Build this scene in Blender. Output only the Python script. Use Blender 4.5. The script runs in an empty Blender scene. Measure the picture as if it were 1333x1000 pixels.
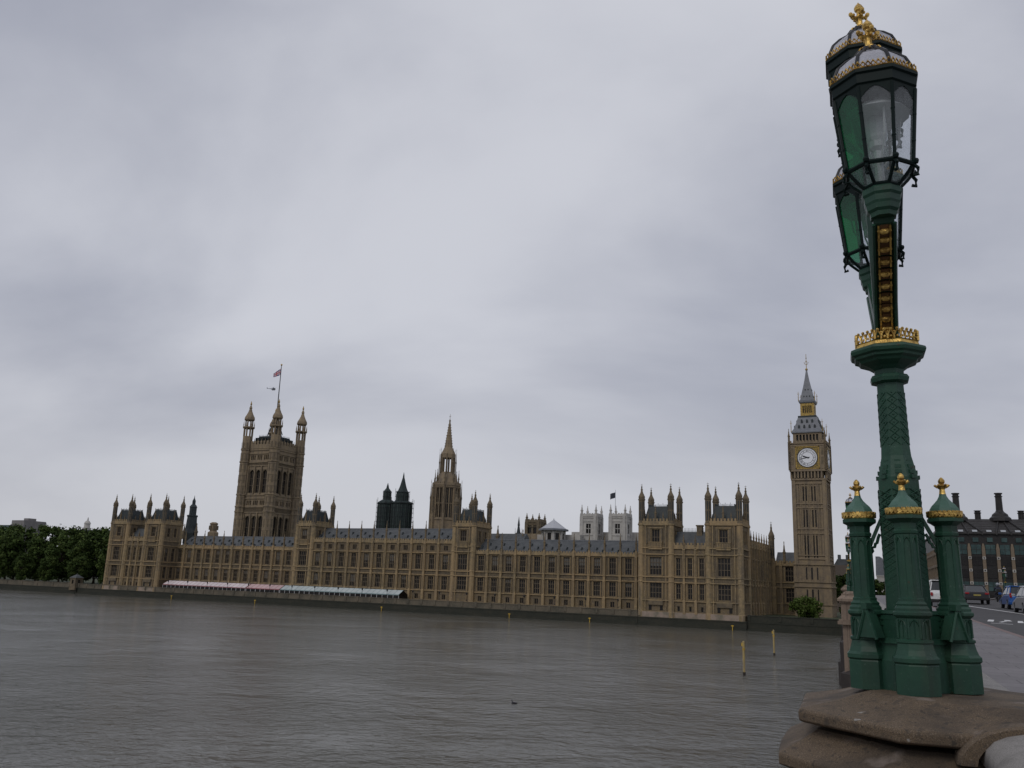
import bpy, bmesh, math, random
from math import sin, cos, pi, radians as R
from mathutils import Matrix, Vector
random.seed(7)
SC = bpy.context.scene
COL = SC.collection

# ------------------------------------------------------------------ camera, sky, sun, exposure
EYE = 11.0
cam = bpy.data.cameras.new('camera')
cam.sensor_fit = 'HORIZONTAL'; cam.sensor_width = 36.0
cam.lens = 36.0 * 1140.0 / 1333.0
cam.clip_start = 0.1; cam.clip_end = 6000
camo = bpy.data.objects.new('camera', cam); COL.objects.link(camo)
PITCH, ROLL = R(12.87), 0.0363
camo.matrix_world = (Matrix.Translation((0, 0, EYE)) @ Matrix.Rotation(pi / 2 + PITCH, 4, 'X') @ Matrix.Rotation(ROLL, 4, 'Z'))
SC.camera = camo
SC.view_settings.view_transform = 'Standard'; SC.view_settings.look = 'None'
SC.view_settings.gamma = 1.0; SC.view_settings.use_curve_mapping = False
SC.view_settings.exposure = 0.0

SUN_AZ = math.atan2(-0.80, -0.60)      # direction towards the sun (x, y)
SUN_EL = R(42)
wd = bpy.data.worlds.new('World'); SC.world = wd; wd.use_nodes = True
nt = wd.node_tree; nt.nodes.clear()
def wn(t, **k):
    n = nt.nodes.new(t)
    for a, b in k.items(): setattr(n, a, b)
    return n
def wl(a, b): nt.links.new(a, b)
w_out = wn('ShaderNodeOutputWorld'); w_bg = wn('ShaderNodeBackground'); w_bg.inputs['Strength'].default_value = 0.1
wl(w_bg.outputs[0], w_out.inputs[0])
sky = wn('ShaderNodeTexSky', sky_type='NISHITA', sun_disc=False, sun_elevation=SUN_EL, sun_rotation=pi / 2 - SUN_AZ)
tc = wn('ShaderNodeTexCoord'); sep = wn('ShaderNodeSeparateXYZ'); wl(tc.outputs['Generated'], sep.inputs[0])
zc = wn('ShaderNodeMath', operation='MAXIMUM'); wl(sep.outputs['Z'], zc.inputs[0]); zc.inputs[1].default_value = 0.0
za = wn('ShaderNodeMath', operation='ADD'); wl(zc.outputs[0], za.inputs[0]); za.inputs[1].default_value = 0.42
dx = wn('ShaderNodeMath', operation='DIVIDE'); wl(sep.outputs['X'], dx.inputs[0]); wl(za.outputs[0], dx.inputs[1])
dy = wn('ShaderNodeMath', operation='DIVIDE'); wl(sep.outputs['Y'], dy.inputs[0]); wl(za.outputs[0], dy.inputs[1])
cmb = wn('ShaderNodeCombineXYZ'); wl(dx.outputs[0], cmb.inputs[0]); wl(dy.outputs[0], cmb.inputs[1])
n1 = wn('ShaderNodeTexNoise'); n1.inputs['Scale'].default_value = 1.25; n1.inputs['Detail'].default_value = 8; n1.inputs['Roughness'].default_value = 0.49; n1.inputs['Distortion'].default_value = 0.35
mp1 = wn('ShaderNodeMapping'); mp1.inputs['Location'].default_value = (11.7, -3.1, 0.7); mp1.inputs['Rotation'].default_value = (0, 0, R(25)); mp1.inputs['Scale'].default_value = (0.75, 1.15, 1)
wl(cmb.outputs[0], mp1.inputs[0]); wl(mp1.outputs[0], n1.inputs['Vector'])
cr = wn('ShaderNodeValToRGB'); wl(n1.outputs['Fac'], cr.inputs[0])
cr.color_ramp.interpolation = 'EASE'
cr.color_ramp.elements[0].position = 0.32; cr.color_ramp.elements[0].color = (0.355, 0.372, 0.443, 1)
cr.color_ramp.elements[1].position = 0.68; cr.color_ramp.elements[1].color = (0.61, 0.622, 0.678, 1)
hz = wn('ShaderNodeMapRange', interpolation_type='SMOOTHSTEP'); wl(zc.outputs[0], hz.inputs['Value']); hz.inputs['From Min'].default_value = 0.0; hz.inputs['From Max'].default_value = 0.32; hz.inputs['To Min'].default_value = 0.55; hz.inputs['To Max'].default_value = 0.0
hm = wn('ShaderNodeMix', data_type='RGBA'); wl(hz.outputs[0], hm.inputs['Factor']); wl(cr.outputs[0], hm.inputs['A']); hm.inputs['B'].default_value = (0.545, 0.545, 0.58, 1)
sc10 = wn('ShaderNodeVectorMath', operation='SCALE'); wl(hm.outputs['Result'], sc10.inputs[0]); sc10.inputs['Scale'].default_value = 10.0
mx = wn('ShaderNodeMix', data_type='RGBA'); mx.inputs['Factor'].default_value = 0.95
wl(sky.outputs[0], mx.inputs['A']); wl(sc10.outputs[0], mx.inputs['B']); wl(mx.outputs['Result'], w_bg.inputs['Color'])

sl = bpy.data.lights.new('sun', 'SUN'); sl.energy = 0.75; sl.angle = R(25); sl.color = (1.0, 0.95, 0.88)
so = bpy.data.objects.new('sun', sl); COL.objects.link(so)
sd = Vector((cos(SUN_AZ) * cos(SUN_EL), sin(SUN_AZ) * cos(SUN_EL), sin(SUN_EL)))
so.rotation_euler = sd.to_track_quat('Z', 'Y').to_euler(); so.location = (0, 0, 300)

# ------------------------------------------------------------------ helpers
class MB:
    """collects shapes; build() links them as one mesh object"""
    def __init__(s): s.v = []; s.f = []; s.m = []; s.T = None
    def add(s, vs, fs, m=0):
        o = len(s.v)
        if s.T is not None: vs = [tuple(s.T @ Vector(p)) for p in vs]
        s.v += [tuple(p) for p in vs]; s.f += [tuple(i + o for i in f) for f in fs]; s.m += [m] * len(fs)
        return s
    def box(s, x0, x1, y0, y1, z0, z1, m=0):
        vs = [(x, y, z) for z in (z0, z1) for y in (y0, y1) for x in (x0, x1)]
        return s.add(vs, [(0, 2, 3, 1), (4, 5, 7, 6), (0, 1, 5, 4), (2, 6, 7, 3), (0, 4, 6, 2), (1, 3, 7, 5)], m)
    def quad(s, a, b, c, d, m=0): return s.add([a, b, c, d], [(0, 1, 2, 3)], m)
    def lathe(s, cx, cy, prof, n=8, rot=None, m=0, sx=1, sy=1):
        rot = pi / n if rot is None else rot
        vs = []; fs = []
        for r, z in prof:
            for k in range(n):
                a = rot + 2 * pi * k / n
                vs.append((cx + r * cos(a) * sx, cy + r * sin(a) * sy, z))
        for i in range(len(prof) - 1):
            for k in range(n):
                k2 = (k + 1) % n
                fs.append((i * n + k, i * n + k2, (i + 1) * n + k2, (i + 1) * n + k))
        fs.append(tuple(range(n - 1, -1, -1))); fs.append(tuple((len(prof) - 1) * n + k for k in range(n)))
        return s.add(vs, fs, m)
    def frust(s, x0, x1, y0, y1, z0, z1, i, m=0, iy=None):
        iy = i if iy is None else iy
        vs = [(x0, y0, z0), (x1, y0, z0), (x1, y1, z0), (x0, y1, z0), (x0 + i, y0 + iy, z1), (x1 - i, y0 + iy, z1), (x1 - i, y1 - iy, z1), (x0 + i, y1 - iy, z1)]
        return s.add(vs, [(0, 3, 2, 1), (4, 5, 6, 7), (0, 1, 5, 4), (1, 2, 6, 5), (2, 3, 7, 6), (3, 0, 4, 7)], m)
    def prism(s, poly, y0, y1, m=0):
        """polygon in (x, z) extruded along y"""
        n = len(poly); vs = [(x, y0, z) for x, z in poly] + [(x, y1, z) for x, z in poly]
        fs = [tuple(range(n)), tuple(range(2 * n - 1, n - 1, -1))] + [(i, i + n, (i + 1) % n + n, (i + 1) % n) for i in range(n)]
        return s.add(vs, fs, m)
    def slab(s, poly, z0, z1, m=0, top=None):
        """polygon in (x, y) extruded along z; top = other polygon for the upper face"""
        n = len(poly); top = top or poly
        vs = [(x, y, z0) for x, y in poly] + [(x, y, z1) for x, y in top]
        fs = [tuple(range(n - 1, -1, -1)), tuple(range(n, 2 * n))] + [(i, (i + 1) % n, (i + 1) % n + n, i + n) for i in range(n)]
        return s.add(vs, fs, m)
    def tube(s, pts, r, n=6, m=0, closed=False, r1=None):
        pts = [Vector(p) for p in pts]; N = len(pts); vs = []; fs = []
        for i, p in enumerate(pts):
            a = pts[(i - 1) % N] if closed or i > 0 else p
            b = pts[(i + 1) % N] if closed or i < N - 1 else p
            t = (b - a).normalized()
            u = t.cross(Vector((0, 0, 1)))
            if u.length < 1e-3: u = t.cross(Vector((1, 0, 0)))
            u.normalize(); w = t.cross(u)
            rr = r if r1 is None else r + (r1 - r) * i / (N - 1)
            for k in range(n):
                an = 2 * pi * k / n
                vs.append(p + (u * cos(an) + w * sin(an)) * rr)
        for i in range(N if closed else N - 1):
            j = (i + 1) % N
            for k in range(n):
                fs.append((i * n + k, i * n + (k + 1) % n, j * n + (k + 1) % n, j * n + k))
        if not closed: fs += [tuple(range(n - 1, -1, -1)), tuple((N - 1) * n + k for k in range(n))]
        return s.add(vs, fs, m)
    def ball(s, c, r, n=8, k=5, m=0, sz=1):
        prof = [(max(1e-3, r * sin(pi * i / k)), c[2] - r * cos(pi * i / k) * sz) for i in range(k + 1)]
        return s.lathe(c[0], c[1], prof, n, m=m)
    def wall(s, x0, x1, z0, z1, ops, rec=0.45, y=0.0, m=0):
        """wall plane facing -y with recessed openings (xa, xb, za, zb)"""
        xs = sorted({x0, x1} | {a for o in ops for a in o[:2]}); zs = sorted({z0, z1} | {a for o in ops for a in o[2:]})
        for i in range(len(xs) - 1):
            for j in range(len(zs) - 1):
                cx, cz = (xs[i] + xs[i + 1]) / 2, (zs[j] + zs[j + 1]) / 2
                if any(o[0] < cx < o[1] and o[2] < cz < o[3] for o in ops): continue
                s.quad((xs[i], y, zs[j]), (xs[i + 1], y, zs[j]), (xs[i + 1], y, zs[j + 1]), (xs[i], y, zs[j + 1]), m)
        for a, b, c, d in ops:
            s.quad((a, y, c), (a, y, d), (a, y + rec, d), (a, y + rec, c), m)
            s.quad((b, y, d), (b, y, c), (b, y + rec, c), (b, y + rec, d), m)
            s.quad((a, y, d), (b, y, d), (b, y + rec, d), (a, y + rec, d), m)
            s.quad((b, y, c), (a, y, c), (a, y + rec, c), (b, y + rec, c), m)
        return s
    def mesh(s, name, mats, smooth=False):
        me = bpy.data.meshes.new(name); me.from_pydata(s.v, [], s.f); me.update()
        for mt in (mats if isinstance(mats, (list, tuple)) else [mats]): me.materials.append(mt)
        if len(me.materials) > 1: me.polygons.foreach_set('material_index', s.m)
        if smooth: me.polygons.foreach_set('use_smooth', [True] * len(me.polygons))
        me.update(); return me
    def build(s, name, mats, parent=None, M=None, smooth=False, bevel=0):
        o = bpy.data.objects.new(name, s.mesh(name, mats, smooth)); COL.objects.link(o)
        o.parent = parent
        if M is not None: o.matrix_local = M
        if bevel:
            b = o.modifiers.new('bevel', 'BEVEL'); b.width = bevel; b.segments = 2; b.limit_method = 'ANGLE'
        return o

def tag(o, label=None, cat=None, group=None, kind=None):
    if label: o['label'] = label
    if cat: o['category'] = cat
    if group: o['group'] = group
    if kind: o['kind'] = kind
    return o
def empty(name, M, label, cat, group=None):
    o = bpy.data.objects.new(name, None); COL.objects.link(o); o.matrix_world = M
    o.empty_display_size = 0.5
    return tag(o, label, cat, group)
def inst(o, parent, M):
    c = o.copy(); COL.objects.link(c); c.parent = parent; c.matrix_local = M; return c
KIDS = {}
def copy_tree(o, parent=None, M=None):
    if not KIDS or o not in KIDS:
        KIDS.clear()
        for q in bpy.data.objects:
            if q.parent: KIDS.setdefault(q.parent, []).append(q)
        KIDS.setdefault(o, [])
    def rec(a, par):
        c = a.copy(); COL.objects.link(c); c.parent = par
        for ch in KIDS.get(a, []): rec(ch, c)
        return c
    c = rec(o, parent)
    if M is not None: c.matrix_local = M
    return c
def Tr(x, y, z, rz=0, s=1): return Matrix.Translation((x, y, z)) @ Matrix.Rotation(rz, 4, 'Z') @ Matrix.Scale(s, 4)

# frames: P = river bank (x along the bank northwards, y behind the wall, z up); B = bridge (x to the right, y along it)
MP = Matrix.Translation((-175.849, 397.072, 0)) @ Matrix.Rotation(math.atan2(-0.45774, 0.88909), 4, 'Z')
MBR = Matrix.Rotation(R(-20.80), 4, 'Z')

# ------------------------------------------------------------------ materials
def mat(name, col, rough=0.8, metal=0.0, spec=0.4, noise=None, bump=None, streak=None, extra=None, trans=0, ior=1.45):
    m = bpy.data.materials.new(name); m.use_nodes = True; t = m.node_tree; b = t.nodes['Principled BSDF']
    b.inputs['Base Color'].default_value = (*col, 1); b.inputs['Roughness'].default_value = rough
    b.inputs['Metallic'].default_value = metal; b.inputs['Specular IOR Level'].default_value = spec
    b.inputs['IOR'].default_value = ior; b.inputs['Transmission Weight'].default_value = trans
    geo = t.nodes.new('ShaderNodeNewGeometry'); src = geo.outputs['Position']
    cur = None
    for k, lay in enumerate(noise or []):
        sc, col2, lo, hi, fac = lay[:5]
        nz = t.nodes.new('ShaderNodeTexNoise'); nz.inputs['Scale'].default_value = sc; nz.inputs['Detail'].default_value = 5
        mpn = t.nodes.new('ShaderNodeMapping'); mpn.inputs['Location'].default_value = (k * 7.3, k * 3.1, k * 5.7)
        if len(lay) > 5: mpn.inputs['Scale'].default_value = lay[5]
        t.links.new(src, mpn.inputs[0]); t.links.new(mpn.outputs[0], nz.inputs['Vector'])
        mr = t.nodes.new('ShaderNodeMapRange'); mr.inputs['From Min'].default_value = lo; mr.inputs['From Max'].default_value = hi
        mr.inputs['To Max'].default_value = fac; t.links.new(nz.outputs['Fac'], mr.inputs['Value'])
        mxn = t.nodes.new('ShaderNodeMix'); mxn.data_type = 'RGBA'
        t.links.new(mr.outputs[0], mxn.inputs['Factor'])
        if cur is None: mxn.inputs['A'].default_value = (*col, 1)
        else: t.links.new(cur, mxn.inputs['A'])
        mxn.inputs['B'].default_value = (*col2, 1); cur = mxn.outputs['Result']
    if cur is not None: t.links.new(cur, b.inputs['Base Color'])
    if bump:
        sc, st, dist = bump
        nz = t.nodes.new('ShaderNodeTexNoise'); nz.inputs['Scale'].default_value = sc; nz.inputs['Detail'].default_value = 6
        t.links.new(src, nz.inputs['Vector']); bp = t.nodes.new('ShaderNodeBump'); bp.inputs['Strength'].default_value = st; bp.inputs['Distance'].default_value = dist
        t.links.new(nz.outputs['Fac'], bp.inputs['Height']); t.links.new(bp.outputs[0], b.inputs['Normal'])
    return m
STREAK = (1, 1, 0.12)
honey = mat('honey limestone', (0.315, 0.233, 0.125), 0.9, noise=[(0.9, (0.19, 0.152, 0.095), 0.36, 0.66, 0.95), (0.7, (0.125, 0.105, 0.08), 0.50, 0.70, 0.85, STREAK), (0.06, (0.36, 0.25, 0.135), 0.45, 0.6, 0.5), (2.4, (0.40, 0.31, 0.21), 0.56, 0.72, 0.6)], bump=(3, 0.5, 0.08))
honeyd = mat('dark limestone', (0.165, 0.13, 0.085), 0.9, noise=[(0.8, (0.095, 0.08, 0.06), 0.35, 0.7, 0.9), (0.9, (0.22, 0.17, 0.105), 0.5, 0.7, 0.6)], bump=(3, 0.5, 0.08))  # darker limestone tone with random blotches, for bands, ribs and turrets
honeym = mat('mid brown limestone', (0.178, 0.134, 0.074), 0.9, noise=[(0.9, (0.14, 0.11, 0.078), 0.36, 0.66, 0.95), (0.7, (0.10, 0.085, 0.065), 0.50, 0.70, 0.8, STREAK), (2.6, (0.31, 0.235, 0.15), 0.55, 0.72, 0.6)], bump=(3, 0.5, 0.08))  # darker copy of honey; on facades its tone paints the recess shade
tanst = mat('tan tower stone', (0.265, 0.205, 0.128), 0.9, noise=[(0.7, (0.19, 0.15, 0.112), 0.35, 0.7, 0.9), (0.6, (0.13, 0.11, 0.088), 0.50, 0.72, 0.8, STREAK)], bump=(3, 0.5, 0.08))
palest = mat('pale washed stone', (0.47, 0.45, 0.42), 0.9, noise=[(0.4, (0.33, 0.32, 0.31), 0.4, 0.7, 0.8)])
footst = mat('pale plinth stone', (0.33, 0.26, 0.21), 0.9, noise=[(0.35, (0.16, 0.15, 0.11), 0.45, 0.62, 0.9), (1.5, (0.25, 0.20, 0.16), 0.4, 0.7, 0.7)])
slate = mat('blue grey slate', (0.090, 0.096, 0.100), 0.6, spec=.3, noise=[(0.5, (0.052, 0.057, 0.062), 0.35, 0.7, 0.9), (3, (0.115, 0.12, 0.122), 0.5, 0.75, 0.5)])
iron = mat('dark iron roofing', (0.022, 0.028, 0.032), 0.5, noise=[(1.2, (0.035, 0.05, 0.05), 0.4, 0.7, 0.8)])
netting = mat('dark green scaffold sheeting', (0.024, 0.034, 0.034), 0.7, noise=[(0.8, (0.03, 0.05, 0.047), 0.45, 0.7, 0.9, (1, 1, 0.5))])
netting2 = mat('grey green turret ironwork', (0.04, 0.055, 0.052), 0.6, noise=[(.6, (.07, .095, .085), .5, .7, .8)])
lead = mat('grey lead roofing', (0.17, 0.18, 0.20), 0.5, noise=[(1.0, (0.12, 0.13, 0.15), 0.4, 0.7, 0.8)])
glassd = mat('dark window glass', (0.010, 0.009, 0.009), 0.25, spec=0.3, noise=[(0.18, (0.022, 0.02, 0.018), 0.45, 0.65, 0.9)])
mullion = mat('stone mullion', (0.15, 0.12, 0.085), 0.9)
blind = mat('pale window blind', (0.13, 0.125, 0.115), 0.9)
gilt = mat('gilded metal', (0.74, 0.50, 0.15), 0.42, 0.85, noise=[(26, (0.22, 0.125, 0.035), 0.46, 0.64, 0.9), (9, (0.42, 0.27, 0.08), .45, .65, .7)], bump=(60, 0.5, 0.01))
giltd = mat('dulled gilding', (0.42, 0.29, 0.08), 0.55, 0.35, noise=[(2, (0.20, 0.13, 0.05), 0.4, 0.65, 0.8)])
algae_shade = mat('slimy and hedge shade wall stone', (0.028, 0.030, 0.022), 0.75, noise=[(0.25, (0.045, 0.042, 0.03), 0.4, 0.7, 0.9, (1, 1, 3)), (2, (0.018, 0.022, 0.016), 0.45, 0.7, 0.7)])  # tidal slime; also stands in for hedge shade on the clock tower wall
wallst = mat('grey river wall stone', (0.135, 0.115, 0.085), 0.9, noise=[(0.3, (0.075, 0.07, 0.055), 0.4, 0.65, 0.9), (2.5, (0.18, 0.155, 0.115), 0.5, 0.75, 0.7)])
dialm = mat('opal dial glass', (0.78, 0.80, 0.84), 0.4)
black = mat('black iron paint', (0.012, 0.013, 0.016), 0.45)
green = mat('bridge green paint', (0.017, 0.062, 0.038), 0.47, spec=0.4, noise=[(6, (0.012, 0.042, 0.030), 0.4, 0.7, 0.8), (1.6, (0.025, 0.082, 0.055), 0.5, 0.75, 0.6), (35, (0.045, 0.095, 0.07), 0.62, 0.75, 0.6), (5, (0.030, 0.034, 0.024), 0.55, 0.72, 0.7, (1, 1, .2)), (55, (0.075, 0.12, 0.095), 0.66, 0.72, 0.6), (16, (0.05, 0.028, 0.015), 0.68, 0.76, 0.7)], bump=(25, 0.15, 0.01))
greend = mat('dome green paint with sky sheen', (0.07, 0.145, 0.112), 0.5, noise=[(5, (0.05, 0.11, 0.085), 0.4, 0.7, 0.8), (40, (0.10, 0.18, 0.15), 0.6, 0.75, 0.6)], bump=(25, 0.15, 0.01))  # paler than the posts: sky reflection on the domes put into the paint
darkgreen = mat('dark lantern frame paint', (0.004, 0.012, 0.011), 0.5, spec=0.2)
leafs = [mat('leaf green ' + k, c, 0.8, spec=0.15) for k, c in (('dark', (0.026, 0.044, 0.010)), ('mid', (0.042, 0.068, 0.016)), ('light', (0.068, 0.098, 0.024)), ('spring', (0.045, 0.074, 0.012)))]
bark = mat('bark', (0.05, 0.04, 0.03), 0.9)
yellow = mat('yellow marker paint', (0.55, 0.36, 0.045), 0.6, noise=[(1.2, (0.35, 0.22, 0.05), 0.4, 0.7, 0.7)])
asphalt = mat('asphalt', (0.052, 0.05, 0.052), 0.85, noise=[(0.6, (0.065, 0.062, 0.063), 0.4, 0.7, 0.8), (12, (0.035, 0.034, 0.035), 0.5, 0.75, 0.6)], bump=(40, 0.3, 0.01))
paving = mat('pavement slabs', (0.185, 0.172, 0.178), 0.7, noise=[(0.5, (0.13, 0.12, 0.124), 0.4, 0.7, 0.9), (9, (0.25, 0.235, 0.24), 0.55, 0.75, 0.5)], bump=(30, 0.2, 0.01))
kerbm = mat('kerb stone', (0.20, 0.15, 0.14), 0.85, noise=[(1, (0.14, 0.10, 0.095), 0.4, 0.7, 0.8)])
linered = mat('red road line', (0.20, 0.045, 0.045), 0.8, noise=[(3, (0.09, 0.05, 0.05), 0.45, 0.65, 0.8)])
linew = mat('white road paint', (0.62, 0.62, 0.62), 0.8, noise=[(3, (0.3, 0.3, 0.3), 0.5, 0.7, 0.7)])
granite = mat('brown granite', (0.125, 0.090, 0.058), 0.8, noise=[(190, (0.055, 0.042, 0.032), 0.50, 0.62, 0.85), (140, (0.25, 0.195, 0.145), 0.56, 0.68, 0.75), (2.6, (0.055, 0.043, 0.033), 0.48, 0.62, 0.7), (30, (0.04, 0.034, 0.028), 0.60, 0.66, 0.75), (4.2, (0.22, 0.18, 0.155), 0.60, 0.70, 0.7), (14, (0.06, 0.048, 0.038), 0.58, 0.68, 0.7), (9, (0.30, 0.29, 0.27), 0.70, 0.73, 0.8)], bump=(90, 0.5, 0.006))
copingm = mat('pale granite coping', (0.27, 0.255, 0.24), 0.8, noise=[(190, (0.13, 0.12, 0.112), 0.5, 0.63, 0.85), (11, (0.14, 0.132, 0.122), 0.50, 0.68, 0.6)], bump=(160, 0.3, 0.003))
pinkst = mat('pink bridge stone', (0.25, 0.19, 0.145), 0.85, noise=[(1.5, (0.17, 0.13, 0.10), 0.4, 0.7, 0.9), (8, (0.30, 0.235, 0.18), 0.5, 0.75, 0.6)])
darkst = mat('wet dark stone', (0.035, 0.028, 0.025), 0.7, noise=[(2, (0.055, 0.045, 0.04), 0.45, 0.7, 0.8)])
def add_joints(m, w_, h_, mortar, dark=.45):
    t = m.node_tree; b = t.nodes['Principled BSDF']; tcn = t.nodes.new('ShaderNodeTexCoord'); br = t.nodes.new('ShaderNodeTexBrick')
    br.inputs['Scale'].default_value = 1.0; br.inputs['Brick Width'].default_value = w_; br.inputs['Row Height'].default_value = h_; br.inputs['Mortar Size'].default_value = mortar
    br.inputs['Color1'].default_value = (1, 1, 1, 1); br.inputs['Color2'].default_value = (.86, .86, .86, 1); br.inputs['Mortar'].default_value = (dark, dark, dark, 1)
    t.links.new(tcn.outputs['Object'], br.inputs['Vector'])
    src = b.inputs['Base Color'].links[0].from_socket; mxn = t.nodes.new('ShaderNodeMix'); mxn.data_type = 'RGBA'; mxn.blend_type = 'MULTIPLY'; mxn.inputs['Factor'].default_value = 1
    t.links.new(src, mxn.inputs['A']); t.links.new(br.outputs['Color'], mxn.inputs['B']); t.links.new(mxn.outputs['Result'], b.inputs['Base Color'])
add_joints(paving, .9, .6, .012); add_joints(pinkst, 1.1, .45, .015, .6)
grassm = mat('ground', (0.045, 0.06, 0.025), 0.95, noise=[(0.5, (0.06, 0.055, 0.04), 0.4, 0.7, 0.8)])

def water_mat():
    m = bpy.data.materials.new('river water'); m.use_nodes = True; t = m.node_tree; b = t.nodes['Principled BSDF']
    b.inputs['Base Color'].default_value = (0.098, 0.095, 0.080, 1); b.inputs['Roughness'].default_value = 0.12; b.inputs['IOR'].default_value = 1.33
    g = t.nodes.new('ShaderNodeNewGeometry'); prev = None
    nz0 = t.nodes.new('ShaderNodeTexNoise'); nz0.inputs['Scale'].default_value = 0.035; nz0.inputs['Detail'].default_value = 4
    t.links.new(g.outputs['Position'], nz0.inputs['Vector'])
    amp = t.nodes.new('ShaderNodeMapRange'); amp.inputs['From Min'].default_value = 0.38; amp.inputs['From Max'].default_value = 0.66
    amp.inputs['To Min'].default_value = 0.45; amp.inputs['To Max'].default_value = 1.25; t.links.new(nz0.outputs['Fac'], amp.inputs['Value'])
    for sc, dist, st, sx, det in ((0.16, 0.9, 0.6, (1, 1.35, 1), 3), (0.75, 0.42, 0.9, (1, 1.25, 1), 5), (2.8, 0.13, 0.9, (1, 1.1, 1), 4)):
        mp = t.nodes.new('ShaderNodeMapping'); mp.inputs['Scale'].default_value = sx; mp.inputs['Rotation'].default_value = (0, 0, R(20 + sc * 6))
        nz = t.nodes.new('ShaderNodeTexNoise'); nz.inputs['Scale'].default_value = sc; nz.inputs['Detail'].default_value = det; nz.inputs['Distortion'].default_value = 0.4
        t.links.new(g.outputs['Position'], mp.inputs[0]); t.links.new(mp.outputs[0], nz.inputs['Vector'])
        mu = t.nodes.new('ShaderNodeMath'); mu.operation = 'MULTIPLY'; t.links.new(nz.outputs['Fac'], mu.inputs[0]); t.links.new(amp.outputs[0], mu.inputs[1])
        bp = t.nodes.new('ShaderNodeBump'); bp.inputs['Strength'].default_value = st; bp.inputs['Distance'].default_value = dist
        t.links.new(mu.outputs[0], bp.inputs['Height'])
        if prev: t.links.new(prev, bp.inputs['Normal'])
        prev = bp.outputs[0]
    t.links.new(prev, b.inputs['Normal'])
    return m
# ------------------------------------------------------------------ the setting: water, banks
w = MB(); w.quad((-1200, -500, 0), (1200, -500, 0), (1200, 700, 0), (-1200, 700, 0))
tag(w.build('water', water_mat()), kind='structure')
g = MB(); g.quad((-1500, 12, 4.0), (275, 12, 4.0), (275, 2000, 4.0), (-1500, 2000, 4.0)); g.quad((275, 4.6, 4.0), (1500, 4.6, 4.0), (1500, 2000, 4.0), (275, 2000, 4.0))
g.quad((-1500, 0.9, 4.0), (-3, 0.9, 4.0), (-3, 12, 4.0), (-1500, 12, 4.0))
gb = g.build('ground', grassm); gb.matrix_world = MP; tag(gb, kind='structure')
g = MB(); g.quad((-3, 0.9, 4.004), (275, 0.9, 4.004), (275, 12, 4.004), (-3, 12, 4.004))
gb = g.build('terrace_paving', wallst); gb.matrix_world = MP; tag(gb, kind='structure')

# river wall under the palace: pale parapet with piers over a dark tide-stained face
def river_wall(name, label, u0, u1, v0, ztop, step, mtop, foot=True):
    t = empty(name, MP @ Tr(u0, v0, 0), label, 'wall'); L = u1 - u0
    a = MB(); a.box(0, L, 0, 0.9, -2, 2.2); a.box(-.05, L + .05, -0.12, 0.9, 2.2, 2.55)
    a.box(0, L, -0.9, -.001, -2, 0.42); a.build('tidal_face', algae_shade, t)
    a = MB(); a.box(0, L, 0.05, 0.9, 2.55, ztop - 0.25); a.box(0, L, -0.08, 1.0, ztop - 0.25, ztop)
    k = 0.5
    while k < L - 0.5:
        a.box(k - 0.42, k + 0.42, -0.16, 0.02, 2.9, ztop + 0.12); k += step
    a.build('parapet', mtop, t)
    return t
river_wall('river_wall', 'long grey stone river wall with pale piers and a dark green tidal band below the palace terrace', -3, 245.2, 0, 4.5, 5.57, wallst)
river_wall('river_wall', 'dark slimy foot of the river wall directly under the nearest palace corner', 245.3, 279.1, 0.06, 2.6, 60, algae_shade)
river_wall('river_wall', 'plain dark embankment wall running left from the stone kiosk below the trees', -420, -18.2, -0.2, 4.6, 11, wallst)
river_wall('river_wall', 'embankment wall coloured dark as hedge shade below the leafy bush and the clock tower', 279.15, 420, 1.2, 4.5, 9, algae_shade)  # parapet in the dark stone too: hedge shade put into the colour
river_wall('river_wall', 'short low wall joining the stone kiosk to the palace end', -17.9, -3.2, 0.3, 4.4, 5, wallst)

# ------------------------------------------------------------------ windows of the palace (prototypes)
def window_mesh(w, h, nm, trans, rec=0.45, arch=False, blinds=0.0, frame=0.14):
    a = MB()
    a.quad((-w / 2, rec, 0), (w / 2, rec, 0), (w / 2, rec, h), (-w / 2, rec, h), 0)
    y0, y1 = rec - 0.28, rec - 0.01
    a.box(-w / 2, -w / 2 + frame, y0, y1, 0, h, 1); a.box(w / 2 - frame, w / 2, y0, y1, 0, h, 1); a.box(-w / 2 + frame, w / 2 - frame, y0, y1, h - frame, h, 1)
    for i in range(nm):
        x = -w / 2 + w * (i + 1) / (nm + 1); a.box(x - 0.075, x + 0.075, y0 + .03, y1, 0, h - frame, 1)
    for q in trans: a.box(-w / 2 + frame, w / 2 - frame, y0 + .06, y1, h * q - 0.08, h * q + 0.08, 1)
    if blinds: a.quad((-w / 2, rec - .008, h * (1 - blinds)), (w / 2, rec - .008, h * (1 - blinds)), (w / 2, rec - .008, h), (-w / 2, rec - .008, h), 2)
    if arch:   # pointed stone head filling the corners of the opening
        n = 7; hw = w / 2; rise = hw * 1.3; pts = []
        for i in range(n + 1):
            tt = i / n; pts.append((hw * (1 - tt ** 1.7), h - rise + rise * (tt ** 0.75)))
        for sgn in (-1, 1):
            for i in range(n):
                (xa, za_), (xb, zb_) = pts[i], pts[i + 1]
                q = [(sgn * xa, 0.05, za_), (sgn * xb, 0.05, zb_), (sgn * xb, 0.05, h), (sgn * xa, 0.05, h)]
                a.add(q, [(0, 1, 2, 3)], 3)
                a.add([(sgn * xa, 0.05, za_), (sgn * xb, 0.05, zb_), (sgn * xb, rec, zb_), (sgn * xa, rec, za_)], [(0, 1, 2, 3)], 3)
    return a.mesh('window', [glassd, mullion, blind, honeyd])
WM = {}
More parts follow.
